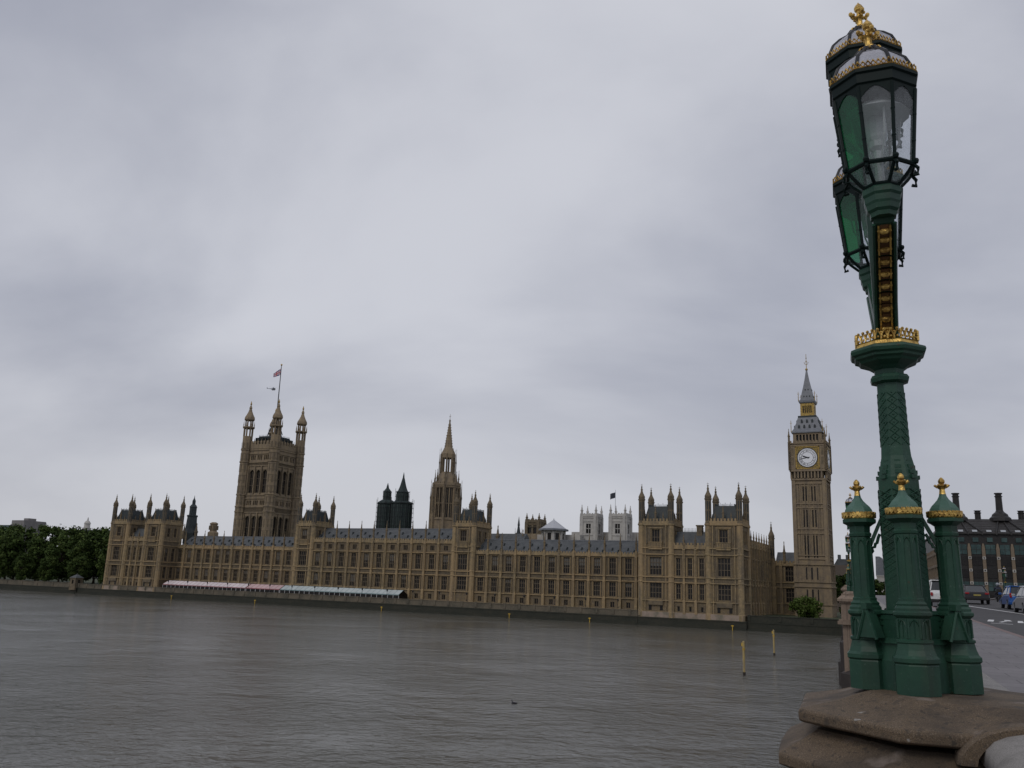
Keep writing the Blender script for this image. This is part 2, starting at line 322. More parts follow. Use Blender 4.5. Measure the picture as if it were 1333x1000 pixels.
def wmesh(*k, **kw):
    key = (k, tuple(sorted(kw.items())))
    if key not in WM: WM[key] = window_mesh(*k, **kw)
    return WM[key]
def put(name, me, parent, M):
    o = bpy.data.objects.new(name, me); COL.objects.link(o); o.parent = parent; o.matrix_local = M; return o

# ------------------------------------------------------------------ the palace
PAL = empty('palace_building', MP, 'long honey coloured gothic palace with rows of tall windows along the far river bank', 'palace')
def FR(u, v, rot=0): return Matrix.Translation((u, v, 0)) @ Matrix.Rotation(rot, 4, 'Z')

def pinnacle(a, x, y, z0, zt, r=0.42, m=0):
    h = zt - z0
    a.lathe(x, y, [(r, z0), (r, z0 + h * .42), (r * 1.35, z0 + h * .44), (r * 1.35, z0 + h * .49), (r * .95, z0 + h * .5), (r * .55, z0 + h * .68), (r * .6, z0 + h * .7), (r * .2, z0 + h * .88), (r * .42, z0 + h * .91), (r * .06, zt)], 4, m=m)
PINN = {}
def pinn_obj(parent, M, x, y, z0, zt, r=0.36, mt=None):
    mt = mt or honeym; key = (round(zt - z0, 1), r, mt.name)
    if key not in PINN:
        a = MB(); pinnacle(a, 0, 0, 0, zt - z0, r); PINN[key] = a.mesh('pinnacle', mt)
    put('pinnacle', PINN[key], parent, M @ Tr(x, y, z0))
def battlement(a, x0, x1, y0, z0, z1, pitch=1.05, th=0.45, m=0):
    h = z1 - z0
    a.box(x0, x1, y0, y0 + th, z0, z0 + h * .55, m)
    n = max(1, int((x1 - x0) / pitch)); p = (x1 - x0) / n
    for i in range(n): a.box(x0 + p * i + p * .22, x0 + p * i + p * .80, y0, y0 + th, z0 + h * .55, z1, m)
def strings(a, x0, x1, zs, y=0, d=0.42, h=0.34, m=0):
    for z in zs: a.box(x0, x1, y - d, y + 0.1, z - h / 2, z + h / 2, m)

def facade(a, M, x0, x1, bays, rows, zs, z0, zc, zp, zpin, pitch, strips=True, butt=0.5, wins=None, ribs=True):
    """rows: (name, mesh args, width, zb, zt). Adds the wall to a and lists the windows."""
    a.T = M
    ops = []
    for (nm, w, zb, zt, nmul, tr) in rows:
        for b in bays:
            if b - w / 2 > x0 and b + w / 2 < x1:
                ops.append((b - w / 2, b + w / 2, zb, zt)); wins.append((nm, w, zt - zb, nmul, tr, M @ Tr(b, 0, zb)))
    a.wall(x0, x1, z0, zc, ops, m=4)  # wall between buttresses coloured darker, recess shade painted in
    strings(a, x0, x1, zs)
    a.box(x0, x1, -0.4, 0.1, zc - 0.25, zc + 0.2)
    battlement(a, x0, x1, -0.3, zc + 0.2, zp)
    # carved panel bands between string courses
    for q in range(len(zs) - 1):
        if 1.0 < zs[q + 1] - zs[q] < 2.3:
            n = int((x1 - x0) / 0.62); p = (x1 - x0) / n
            for i in range(n):
                a.box(x0 + p * i + .1, x0 + p * i + .32, -0.13, 0.02, zs[q] + .16, zs[q + 1] - .16, 1)
            a.box(x0, x1, -0.03, 0.02, zs[q] + .16, zs[q + 1] - .16, 1)
    hb = pitch / 2
    for b in bays:
        for s in (-1, 1):
            if ribs:
                for (nm, w, zb, zt, nmul, tr) in rows:
                    if zt - zb < 3: continue
                    xx = b + s * (w / 2 + 0.22); a.box(xx - .11, xx + .11, -0.2, 0.02, zb - .3, zt + .1)
                    xx = b + s * (w / 2 + 0.62)
                    if x0 < xx < x1 and w < pitch - 2.2: a.box(xx - .09, xx + .09, -0.12, 0.02, zb - .3, zt + .1, 1)
                    a.box(b - w / 2, b + w / 2, -0.16, 0.02, zt + .05, zt + .22)
    a.T = None
def buttresses(a, M, xs, z0, zc, wid=1.0, d=0.85):
    a.T = M
    for x in xs:
        a.box(x - wid / 2, x + wid / 2, -d, 0.05, z0, z0 + 3.8); a.frust(x - wid / 2, x + wid / 2, -d, 0.3, z0 + 3.8, z0 + 4.1, .08)
        a.box(x - wid * .42, x + wid * .42, -d + .12, 0.05, z0 + 4.1, zc - 0.2)
        for z in (z0 + 9.2, z0 + 11.0, zc - 0.4): a.box(x - wid / 2, x + wid / 2, -d, 0.05, z - .18, z + .18)
        a.box(x - .09, x + .09, -d + .03, -d + .13, z0 + 4.4, z0 + 8.9, 1); a.box(x - .09, x + .09, -d + .03, -d + .13, z0 + 11.4, zc - .7, 1)
        a.box(x - wid * .35, x + wid * .35, -d + .2, 0.2, zc - .2, zc + 1.6)
    a.T = None
def hang_windows(part, wins, names=None, blinds=0.35):
    for (nm, w, h, nmul, tr, M) in wins:
        b = 0.0
        if h > 3.5 and random.random() < blinds: b = random.choice((0.35, 0.5, 0.62))
        put(nm, wmesh(w, h, nmul, tr, blinds=b), part, M)

ROWS2 = [('window', 2.35, 8.3, 12.8, 2, (0.36, 0.72)), ('window', 2.35, 15.45, 20.7, 2, (0.33, 0.72))]
ROWB = ('basement_window', 1.5, 4.75, 6.5, 1, ())
ROWA = ('attic_window', 1.9, 22.2, 24.0, 2, ())
ZS2 = [4.2, 7.75, 13.35, 14.95]

def wing(label, x0, x1, v, bays, pitch, zc, zp, zpin, zr, rows, zs, roof_in):
    M = FR(0, v); a = MB(); wins = []
    facade(a, M, x0, x1, bays, rows, zs, 3.9, zc, zp, zpin, pitch, wins=wins)
    bx = [b - pitch / 2 for b in bays] + [bays[-1] + pitch / 2]
    bx = [x for x in bx if x0 + .4 < x < x1 - .2]
    buttresses(a, M, bx, 3.9, zc)
    a.T = M; a.box(x0, x1, 15.6, 16, 3.9, zc); a.box(x0, x1, 0.5, 15.6, zc - .6, zc - .3); a.T = None
    p = a.build('wing', [honey, honeyd, footst, glassd, honeym], PAL); p['label'] = label
    hang_windows(p, wins)
    for x in bx: pinn_obj(p, M, x, -0.35, zc + 1.3, zpin)
    r = MB(); r.T = M
    r.add([(x0, .35, zc + .1), (x1, .35, zc + .1), (x1, 7.6, zr), (x0, 7.6, zr), (x1, 15, zc + .1), (x0, 15, zc + .1)], [(0, 1, 2, 3), (3, 2, 4, 5), (0, 3, 5), (1, 4, 2)], 0)
    r.box(x0, x1, 7.45, 7.75, zr - .05, zr + .22, 1)
    sl_ = (zr - zc - .1) / 7.25
    for b in bays:
        for dxx in (-1.25, 1.2):
            for dd, zz in ((1.6, 0), (4.2, 1)) if dxx > 0 else ((2.6, 0),):
                y = .35 + dd; z = zc + .1 + sl_ * dd
                r.prism([(b + dxx - .32, z - .15), (b + dxx + .32, z - .15), (b + dxx, z + .85)], y - .25, y + 1.0, 2)
    r.T = None
    r.build('roof', [slate, lead, iron], p)
    return p
SB = [32.5 + 5.55 * k for k in range(12)]
NBY = [182.7 + 5.59 * k for k in range(11)]
CBY = [108.6 + 5.93 * k for k in range(11)]
wing('two storey southern wing behind the pink and white marquees', 30.7, 97.2, 10, SB, 5.55, 21.5, 22.7, 29.0, 26.8, ROWS2 + [ROWB], ZS2, 0)
wing('two storey northern wing with clear terrace in front', 180, 245.3, 10, NBY, 5.59, 21.5, 22.7, 29.0, 26.8, ROWS2 + [ROWB], ZS2, 0)
CEN = wing('taller three storey central range of the palace', 106, 171, 9.6, CBY, 5.93, 25.0, 26.4, 33.2, 30.5, ROWS2 + [ROWB, ROWA], ZS2 + [21.35], 0)

# turrets
def turret_mesh(z0, zs, zt, r, mt, win=True):
    a = MB(); h = zt - zs
    a.lathe(0, 0, [(r * 1.1, 0), (r * 1.1, .4), (r, .45), (r, zs - z0 - .5), (r * 1.15, zs - z0 - .35), (r * 1.22, zs - z0), (r * .95, zs - z0 + .05), (r * 1.1, zs - z0 + h * .14),
                    (r * .85, zs - z0 + h * .26), (r * .45, zs - z0 + h * .42), (r * .28, zs - z0 + h * .56), (r * .4, zs - z0 + h * .6), (r * .14, zs - z0 + h * .74), (r * .3, zs - z0 + h * .80), (.05, zs - z0 + h * .86), (.04, zt - z0)], 8)
    a.box(-.35, .35, -.03, .03, zt - z0 - h * .09, zt - z0 - h * .07)
    for k in range(8):
        an = pi / 8 + k * pi / 4 + pi / 8
        a.T = Matrix.Rotation(an, 4, 'Z'); ap = r * cos(pi / 8)
        a.box(ap - .02, ap + .02, -.16, .16, 1.0, (zs - z0) * .5, 1); a.box(ap - .02, ap + .02, -.16, .16, (zs - z0) * .56, zs - z0 - .9, 1)
        a.box(ap - .1, ap + .12, -.12, .12, zs - z0 + .1, zs - z0 + .9)
    a.T = None
    return a.mesh('turret', [mt, iron])
TUR = turret_mesh(31.5, 39.4, 44.4, 0.98, honeyd)

def roof_steep(a, x0, x1, y0, y1, z0, z1):
    a.frust(x0, x1, y0, y1, z0, z1, 1.3)
    for i in range(int((x1 - x0 - 2.6) / .4) + 1):
        for y in (y0 + 1.3, y1 - 1.3): a.box(x0 + 1.3 + i * .4 - .05, x0 + 1.3 + i * .4 + .05, y - .05, y + .05, z1 - .05, z1 + (1.0 if i % 4 == 0 else .6))
    for i in range(int((y1 - y0 - 2.6) / .4) + 1):
        for x in (x0 + 1.3, x1 - 1.3): a.box(x - .05, x + .05, y0 + 1.3 + i * .4 - .05, y0 + 1.3 + i * .4 + .05, z1 - .05, z1 + .6)

def tower(label, name, x0, x1, v0, v1, z0, plinth=False, sidebays=2):
    W_, D_ = x1 - x0, v1 - v0; a = MB(); wins = []; c = W_ / 2
    fr = FR(x0, v0); nn = FR(x1, v0, pi / 2); ss = FR(x0, v1, -pi / 2); bb = FR(x1, v1, pi)
    big = [('bay_window', 3.9, 8.5, 13.1, 3, (0.34, 0.7)), ('bay_window', 3.9, 15.6, 21.0, 3, (0.34, 0.7)), ('upper_window', 2.6, 25.7, 29.6, 2, (0.4,))]
    sm = [('side_window', 1.7, 8.4, 12.9, 1, (0.36, 0.72)), ('side_window', 1.7, 15.5, 20.8, 1, (0.36, 0.72)), ('upper_window', 1.5, 25.8, 29.4, 1, (0.4,))]
    zst = ZS2 + [21.9, 23.9]
    sp = D_ / (sidebays + 1)
    for M, L, rows, bays in ((fr, W_, big, [c]), (nn, D_, sm, [sp * (i + 1) - .2 for i in range(sidebays)]), (ss, D_, sm[2:], [D_ * .5])):
        facade(a, M, 0, L, bays, rows, zst, z0, 31.2, 33.1, 0, L, wins=wins)
    a.T = bb; a.wall(0, W_, z0, 31.2, []); battlement(a, 0, W_, -.3, 31.4, 33.1); a.T = None
    a.T = fr
    a.box(c - 2.2, c + 2.2, -0.55, .02, 24.2, 25.6); a.frust(c - 2.2, c + 2.2, -.55, .6, 23.4, 24.2, -.0)     # oriel base
    for i in range(9): a.box(c - 2.0 + i * .5 - .1, c - 2.0 + i * .5 + .1, -.66, -.54, 24.3, 25.5, 1)
    a.box(c - 2.3, c + 2.3, -.7, .02, 25.55, 25.75); a.box(c - 2.3, c + 2.3, -.7, .02, 24.05, 24.22)
    for i in range(6):
        for s in (-1, 1): a.box(c + s * (1.6 + i * .42) - .07, c + s * (1.6 + i * .42) + .07, -.14, .02, 26.0, 30.6, 1) if c + s * (1.6 + i * .42) > .9 else None
    for s in (-1, 1):
        a.box(c + s * 2.0 - .3, c + s * 2.0 + .3, -.35, .02, 25.6, 29.9, 1); a.box(c + s * 2.9 - .22, c + s * 2.9 + .22, -.22, .02, 25.2, 30.2, 1)
        a.box(c + s * (W_ / 2 - 2.0) - .14, c + s * (W_ / 2 - 2.0) + .14, -.3, .02, z0, 31)
    a.box(c - 2.4, c + 2.4, -.3, .02, 30.0, 30.3)
    if plinth:
        a.box(0 - .1, W_ + .1, -.5, .3, 2.2, 4.25, 2)
        for s in (-1, 1): a.box(c + s * 1.8 - .45, c + s * 1.8 + .45, -.06, .02, 4.7, 6.2, 3)
        a.box(c - 2.4, c + 2.4, -.5, .02, 6.9, 7.6, 1); a.frust(c - 2.4, c + 2.4, -.5, .5, 6.3, 6.9, 0, 1)
    a.T = None
    # octagonal corner shafts
    for x in (x0, x1):
        for v in (v0, v1):
            a.lathe(x + (.55 if x == x0 else -.55), v + (.55 if v == v0 else -.55), [(1.2, z0 if not plinth else 2.3), (1.2, 4.2), (1.08, 4.4), (1.05, 13.2), (1.18, 13.3), (1.18, 13.6), (1.05, 13.7), (1.05, 14.8), (1.18, 14.9), (1.18, 15.2), (1.05, 15.3), (1.05, 21.8), (1.2, 21.9), (1.2, 22.2), (1.05, 22.3), (1.03, 30.9), (1.25, 31.1), (1.25, 31.5), (1.0, 31.6)], 8)
    p = a.build(name, [honey, honeyd, footst, glassd, honeym], PAL); p['label'] = label
    hang_windows(p, wins, blinds=0.12)
    for i, x in enumerate((x0, x1)):
        for v in (v0, v1):
            put('turret', TUR, p, Tr(x + (.55 if i == 0 else -.55), v + (.55 if v == v0 else -.55), 31.5))
    for M, L in ((fr, W_), (nn, D_), (ss, D_), (bb, W_)):
        pinn_obj(p, M, L / 2, -.1, 32.6, 37.6, .36)
        for q in (.27, .73): pinn_obj(p, M, L * q, -.1, 32.8, 35.2, .22)
    r = MB(); roof_steep(r, x0 + 1.0, x1 - 1.0, v0 + 1.0, v1 - 1.0, 31.9, 37.2); r.build('roof', iron, p)
    return p
for (x0, x1, la) in ((-1.8, 9.4, 'turreted tower at the far southern end of the palace'), (19.9, 30.7, 'turreted tower beside the southern wing'),
                     (245.6, 256.4, 'turreted tower next to the northern wing'), (267.3, 278.0, 'turreted tower at the nearest northern corner')):
    tower(la, 'pavilion_tower', x0, x1, 0.5, 11.4, 2.3, plinth=True)
tower('square turreted tower between the southern wing and the central range', 'range_tower', 97.2, 106.0, 9.0, 21.5, 3.9)
tower('square turreted tower between the central range and the northern wing', 'range_tower', 171.0, 180.0, 9.0, 21.5, 3.9)

# the short ranges between the pavilion towers
def mid_range(label, x0, x1):
    M = FR(x0, 1.1); a = MB(); wins = []; L = x1 - x0; bays = [L * .16, L * .5, L * .84]
    rows = [('narrow_window', 1.45, 8.4, 12.9, 1, (0.36, 0.72)), ('narrow_window', 1.45, 15.5, 20.8, 1, (0.36, 0.72)), ('basement_window', .9, 4.7, 6.2, 0, ())]
    facade(a, M, 0, L, bays, rows, ZS2 + [21.9], 2.3, 23.9, 25.6, 0, L / 3, wins=wins)
    buttresses(a, M, [L * .33, L * .67], 3.9, 23.9, .8, .6)
    a.T = M; a.box(0, L, 10.2, 10.5, 2.3, 24); a.box(0, L, -.45, .2, 2.2, 4.25, 2); a.T = None
    p = a.build('pavilion_range', [honey, honeyd, footst, glassd, honeym], PAL); p['label'] = label
    hang_windows(p, wins, blinds=.1)
    for q in (.33, .67): pinn_obj(p, M, L * q, -.3, 24.6, 28.2, .36)
    r = MB(); r.T = M
    r.add([(0, .4, 24.1), (L, .4, 24.1), (L, 4.4, 29.3), (0, 4.4, 29.3), (L, 6.2, 29.3), (0, 6.2, 29.3), (L, 10, 24.1), (0, 10, 24.1)], [(0, 1, 2, 3), (3, 2, 4, 5), (5, 4, 6, 7)], 0)
    for i in range(int(L / .45)): r.box(i * .45 + .2, i * .45 + .28, 4.4, 4.48, 29.3, 30.5, 1)
    r.box(0, L, 4.38, 4.5, 29.5, 29.6, 1)
    r.T = None; r.build('roof', [slate, iron], p)
    r = MB(); r.T = M; r.box(L * .62, L * .78, 3.4, 5.0, 27.5, 31.0); r.box(L * .6, L * .8, 3.25, 5.15, 31.0, 31.4); r.T = None; r.build('chimney', honeyd, p)
    return p
mid_range('narrow range between the two southern pavilion towers', 9.4, 19.9)
mid_range('narrow range between the two northern pavilion towers', 256.4, 267.3)

# the northern flank running away from the river, its end turret and the low link to the clock tower
a = MB(); wins = []; M = FR(277.3, 11.4, pi / 2); L = 38.0; nb = 9; pit = L / nb
bays = [pit * (i + .5) for i in range(nb)]
rows = [('lancet_window', 1.6, 8.3, 12.8, 1, (0.36, 0.72)), ('lancet_window', 1.6, 15.45, 20.7, 1, (0.36, 0.72))]
facade(a, M, 0, L, bays, rows, ZS2 + [21.5], 3.9, 25.4, 27.6, 0, pit, wins=wins)
buttresses(a, M, [pit * i for i in range(nb + 1)], 3.9, 25.4, .9, .9)
a.T = M; a.box(0, L, .5, 12, 24.4, 25); a.box(L - .02, L + .3, 0, 12, 3.9, 25.2)
a.T = None
p = a.build('flank_range', [honey, honeyd, footst, glassd, honeym], PAL); p['label'] = 'shaded north flank of the palace with closely spaced buttresses'
hang_windows(p, wins, blinds=.05)
for i in range(nb): pinn_obj(p, M, pit * i + .3, -.4, 26.6, 30.6, .3)
put('turret', turret_mesh(23.0, 30.2, 36.0, 1.0, honeyd), p, Tr(277.8, 49.6, 23.0))
a = MB(); wins = []; M = FR(278.6, 50.2); L = 9.4
a.lathe(277.8, 49.6, [(1.35, 3.9), (1.35, 13), (1.2, 13.2), (1.2, 23)], 8)
facade(a, M, 0, L, [4.9], [('bay_window', 2.8, 8.3, 12.8, 2, (.36, .72)), ('bay_window', 2.8, 15.45, 20.3, 2, (.36, .72))], ZS2, 3.9, 20.9, 22.4, 0, 6, wins=wins)
buttresses(a, M, [2.1, 7.9], 3.9, 20.9, 1.0, .8)
p = a.build('link_range', [honey, honeyd, footst, glassd, honeym], PAL); p['label'] = 'low shaded link between the palace flank and the clock tower'
hang_windows(p, wins, blinds=0)
pinn_obj(p, M, 3.4, -.3, 21.8, 29.2, .55); pinn_obj(p, M, 7.9, -.3, 21.8, 28.6, .4)
r = MB(); r.T = M; r.add([(0, .5, 21), (L, .5, 21), (L, 6, 25.6), (0, 6, 25.6), (L, 11, 21), (0, 11, 21)], [(0, 1, 2, 3), (3, 2, 4, 5)]); r.T = None
r.build('roof', slate, p)

# ------------------------------------------------------------------ the great square tower with its flag
def rot4(k): return Matrix.Rotation(k * pi / 2, 4, 'Z')
VT = empty('square_tower', MP @ Tr(-3.2, 101, 4), 'huge square stone tower with tall arched windows, four open corner turrets and a flagpole', 'tower')
a = MB(); hw = 10.0; wins = []
Z = lambda z: z - 4
for k in range(4):
    M = rot4(k) @ Matrix.Translation((0, -hw, 0)); a.T = M
    ops = []
    for x in (-4.7, 0, 4.7):
        for zb, zt in ((25.5, 42.2), (54.6, 67.3)): ops.append((x - 1.65, x + 1.65, Z(zb), Z(zt)))
        for zb, zt, n in ((48.0, 50.4, 3), (72.7, 75.3, 3)):
            for j in (-1, 0, 1): ops.append((x + j * 1.2 - .4, x + j * 1.2 + .4, Z(zb), Z(zt)))
    a.wall(-hw, hw, 0, Z(79), ops, rec=0.9)
    strings(a, -hw, hw, [Z(q) for q in (44.0, 46.9, 51.6, 53.4, 69.4, 71.4, 76.2, 78.2)], d=.45, h=.55)
    for z0_, z1_ in ((25.5, 43.7), (53.8, 69.2)):
        for x in (-7.1, -2.35, 2.35, 7.1):
            a.box(x - .28, x + .28, -.6, .05, Z(z0_), Z(z1_), 0); a.box(x - .6, x - .45, -.3, .05, Z(z0_), Z(z1_) - 1.5, 1); a.box(x + .45, x + .6, -.3, .05, Z(z0_), Z(z1_) - 1.5, 1)
    for x in range(-15, 16): a.box(x * .5 - .09, x * .5 + .09, -.2, .02, Z(44.3), Z(46.6), 1); a.box(x * .5 - .09, x * .5 + .09, -.2, .02, Z(69.7), Z(71.1), 1)
    battlement(a, -7.8, 7.8, -.2, Z(79), Z(83.3), pitch=2.0, th=.5)
    for x in (-5.2, -2.6, 0, 2.6, 5.2): pinnacle(a, x, 0.05, Z(80), Z(84.6), .42)
    for x in (-4.7, 0, 4.7):
        for zb, zt in ((25.5, 42.2), (54.6, 67.3)):
            wins.append((x, zb, zt, M))
    a.T = None
a.quad((-hw, -hw, Z(78.9)), (hw, -hw, Z(78.9)), (hw, hw, Z(78.9)), (-hw, hw, Z(78.9)))
a.build('wall', [tanst, honeyd], VT)
for x, zb, zt, M in wins:
    put('arched_window', wmesh(3.3, zt - zb, 1, (.33, .62), rec=0.9, arch=True, frame=.2), VT, M @ Matrix.Translation((x, 0, Z(zb))))
bnd = MB()
for k in range(4):
    bnd.T = rot4(k) @ Matrix.Translation((0, -hw, 0))
    for x in (-4.7, 0, 4.7):
        for zb, zt in ((48.0, 50.4), (72.7, 75.3)):
            for j in (-1, 0, 1): bnd.quad((x + j * 1.2 - .4, .85, Z(zb)), (x + j * 1.2 + .4, .85, Z(zb)), (x + j * 1.2 + .4, .85, Z(zt)), (x + j * 1.2 - .4, .85, Z(zt)))
bnd.T = None; bnd.build('small_window', glassd, VT)
r = MB(); r.frust(-7.5, 7.5, -7.5, 7.5, Z(79), Z(86.6), 1.6)
for k in range(4):
    r.T = rot4(k)
    for i in range(12): r.box(-5.8 + i * 1.05 - .08, -5.8 + i * 1.05 + .08, -5.95, -5.85, Z(86.5), Z(87.4)); r.box(-6.6 + i * 1.2 - .2, -6.6 + i * 1.2 + .2, -7.6 , -6.4, Z(79), Z(85.6))
r.T = None; r.build('roof', iron, VT)
t = MB(); rr = 3.05
t.lathe(0, 0, [(rr, 0), (rr, Z(43.8)), (rr * 1.1, Z(44)), (rr * 1.1, Z(44.6)), (rr, Z(44.7)), (rr, Z(46.6)), (rr * 1.12, Z(46.8)), (rr * 1.12, Z(47.4)), (rr * .98, Z(47.5)), (rr * .98, Z(53.1)), (rr * 1.1, Z(53.3)), (rr * 1.1, Z(53.8)), (rr * .97, Z(54)),
               (rr * .97, Z(71.1)), (rr * 1.1, Z(71.3)), (rr * 1.1, Z(71.9)), (rr * .95, Z(72)), (rr * .95, Z(78)), (rr * 1.08, Z(78.2)), (rr * 1.08, Z(78.7)), (rr * .92, Z(78.8)), (rr * .92, Z(86.0))], 8)
for z in range(6, 76, 3): t.lathe(0, 0, [(rr * 1.012, z), (rr * 1.012, z + .18)], 8, m=1)
for k in range(8):
    an = k * pi / 4 + pi / 8; t.T = Matrix.Rotation(an, 4, 'Z')
    t.box(rr * .62, rr * .9, -.28, .28, Z(86), Z(90.8)); t.box(rr * .55, rr * .74, -.22, .22, Z(91.4), Z(95.2))
    pinnacle(t, rr * 1.0, 0, Z(90.8), Z(94.6), .2)
    t.T = Matrix.Rotation(k * pi / 4, 4, 'Z')
    for z in range(8, 76, 6): t.box(rr * .9, rr * .945, -.35, .35, z, z + 4.4, 1)
t.T = None
t.lathe(0, 0, [(rr * .92, Z(90.4)), (rr * 1.12, Z(90.8)), (rr * 1.12, Z(91.4)), (rr * .7, Z(91.5))], 8)
t.lathe(0, 0, [(rr * .75, Z(94.9)), (rr * .92, Z(95.2)), (rr * .98, Z(95.7)), (rr * .92, Z(96.8)), (rr * .62, Z(98.4)), (rr * .36, Z(100.2)), (rr * .22, Z(101.8)), (rr * .3, Z(102.1)), (rr * .12, Z(103.6))], 8)
t.lathe(0, 0, [(.1, Z(103.4)), (.35, Z(104.0)), (.55, Z(104.5)), (.35, Z(105.0)), (.08, Z(106.2))], 8, m=2)
tm = t.mesh('turret', [tanst, honeyd, giltd])
for sx in (-1, 1):
    for sy in (-1, 1): put('turret', tm, VT, Tr(sx * (hw + .15), sy * (hw + .15), 0))
c = MB()
for k in range(4):
    c.T = rot4(k); c.tube([(5.4, 0, Z(88)), (3, 0, Z(93)), (1.2, 0, Z(97.5)), (.4, 0, Z(99))], .3, 5)
c.T = None; c.lathe(0, 0, [(.9, Z(88)), (.6, Z(97)), (.8, Z(98)), (.3, Z(100))], 8); c.build('pole_stand', iron, VT)
FP = empty('flagpole', MP @ Tr(-3.2, 101, 99), 'tall flagpole on the square tower flying a British flag', 'flagpole')
c = MB(); c.lathe(0, 0, [(.34, -1), (.2, 29), (.2, 29.4)], 8); c.build('pole', black, FP)
c = MB(); c.ball((0, 0, 29.9), .55, 8, 6); c.build('pole_ball', gilt, FP)
white_cloth = mat('white flag cloth', (0.62, 0.62, 0.66), .9); red_cloth = mat('red flag cloth', (0.42, 0.03, 0.05), .9); blue_cloth = mat('blue flag cloth', (0.03, 0.04, 0.16), .9)
f = MB(); NX, NZ = 40, 24; FW, FH = 6.6, 4.0
def union(x, y):
    X, Y = x * 60 - 30, y * 30 - 15
    if abs(X) < 3 or abs(Y) < 3: return 1
    if abs(X) < 5 or abs(Y) < 5: return 0
    for sg in (1, -1):
        d = (Y - sg * X / 2) / 1.118
        if abs(d) < 1.1: return 1
        if abs(d) < 3: return 0
    return 2
def fpos(i, k):
    x, y = i / NX, k / NZ
    return (-x * FW * .82 - .2, .45 * sin(x * 9) * x + .1, 24.3 + y * FH * (1 - .42 * x) - x * (1.0 - .2 * x) - .5 + .12 * sin(x * 8))
for i in range(NX):
    for k in range(NZ):
        f.quad(fpos(i, k), fpos(i + 1, k), fpos(i + 1, k + 1), fpos(i, k + 1), union((i + .5) / NX, (k + .5) / NZ))
fo = f.build('flag', [white_cloth, red_cloth, blue_cloth], FP)

# ------------------------------------------------------------------ the octagonal spire tower
CT = empty('spire_tower', MP @ Tr(136.2, 60, 4), 'octagonal gothic stone tower rising to a slender spire behind the central range', 'tower')
a = MB(); Rr = 6.15; ap = Rr * cos(pi / 8); hs = Rr * sin(pi / 8)
for k in range(8):
    a.T = Matrix.Rotation(k * pi / 4, 4, 'Z') @ Matrix.Translation((0, -ap, 0))
    a.wall(-hs, hs, Z(24), Z(52.2), [(-1.6, -.2, Z(38.2), Z(51)), (.2, 1.6, Z(38.2), Z(51))], rec=.7)
    for x in (-1.0, 1.0): a.quad((x - .8, .68, Z(38.2)), (x + .8, .68, Z(38.2)), (x + .8, .68, Z(51)), (x - .8, .68, Z(51)), 2)
    for x in (-1.0, 1.0):
        a.box(x - .08, x + .08, .3, .67, Z(38.2), Z(51)); a.box(x - .75, x + .75, .3, .6, Z(44.2), Z(44.5))
    strings(a, -hs, hs, [Z(37.4), Z(51.6)], d=.35, h=.4); battlement(a, -hs, hs, -.3, Z(52.2), Z(53.6), .9, .4)
    a.T = Matrix.Rotation(k * pi / 4 + pi / 8, 4, 'Z')
    a.box(Rr - .5, Rr + .9, -.45, .45, Z(24), Z(40)); a.box(Rr - .4, Rr + .3, -.4, .4, Z(40), Z(52))
    pinnacle(a, Rr + .65, 0, Z(40), Z(55.2), .36, 1); pinnacle(a, Rr - .9, 0, Z(52), Z(59.5), .36, 1)
    # upper open lantern
    a.box(2.75, 3.4, -.36, .36, Z(57), Z(66.3)); pinnacle(a, 3.75, 0, Z(57), Z(69.2), .24, 1)
    a.T = Matrix.Rotation(k * pi / 4, 4, 'Z') @ Matrix.Translation((0, -2.95, 0)); a.box(-.07, .07, -.1, .1, Z(58), Z(65)); a.box(-1.15, 1.15, -.2, .25, Z(57), Z(58.3)); a.box(-1.15, 1.15, -.2, .25, Z(64.6), Z(66.3))
a.T = None
a.lathe(0, 0, [(5.7, Z(52.2)), (4.9, Z(54.2)), (3.9, Z(57.2)), (3.4, Z(57.9))], 8)
a.lathe(0, 0, [(3.2, Z(66.0)), (3.45, Z(66.4)), (3.1, Z(66.8)), (1.9, Z(69.4))], 8)
a.build('wall', [tanst, honeyd, glassd], CT)
a = MB(); a.lathe(0, 0, [(1.9, Z(69)), (1.75, Z(70)), (1.15, Z(74.6)), (1.35, Z(74.8)), (1.05, Z(75.1)), (.3, Z(81.3)), (.48, Z(81.6)), (.1, Z(82.4))], 8)
a.box(-.06, .06, -.06, .06, Z(82.3), Z(84.6)); a.box(-.45, .45, -.05, .05, Z(83.5), Z(83.65))
for k in range(8):
    a.T = Matrix.Rotation(k * pi / 4 + pi / 8, 4, 'Z')
    for i in range(9): z = 70 + i * 1.2; a.box(1.72 - i * .155 - .1, 1.72 - i * .155 + .2, -.1, .1, Z(z), Z(z + .3))
a.T = None; a.build('spire', tanst, CT)

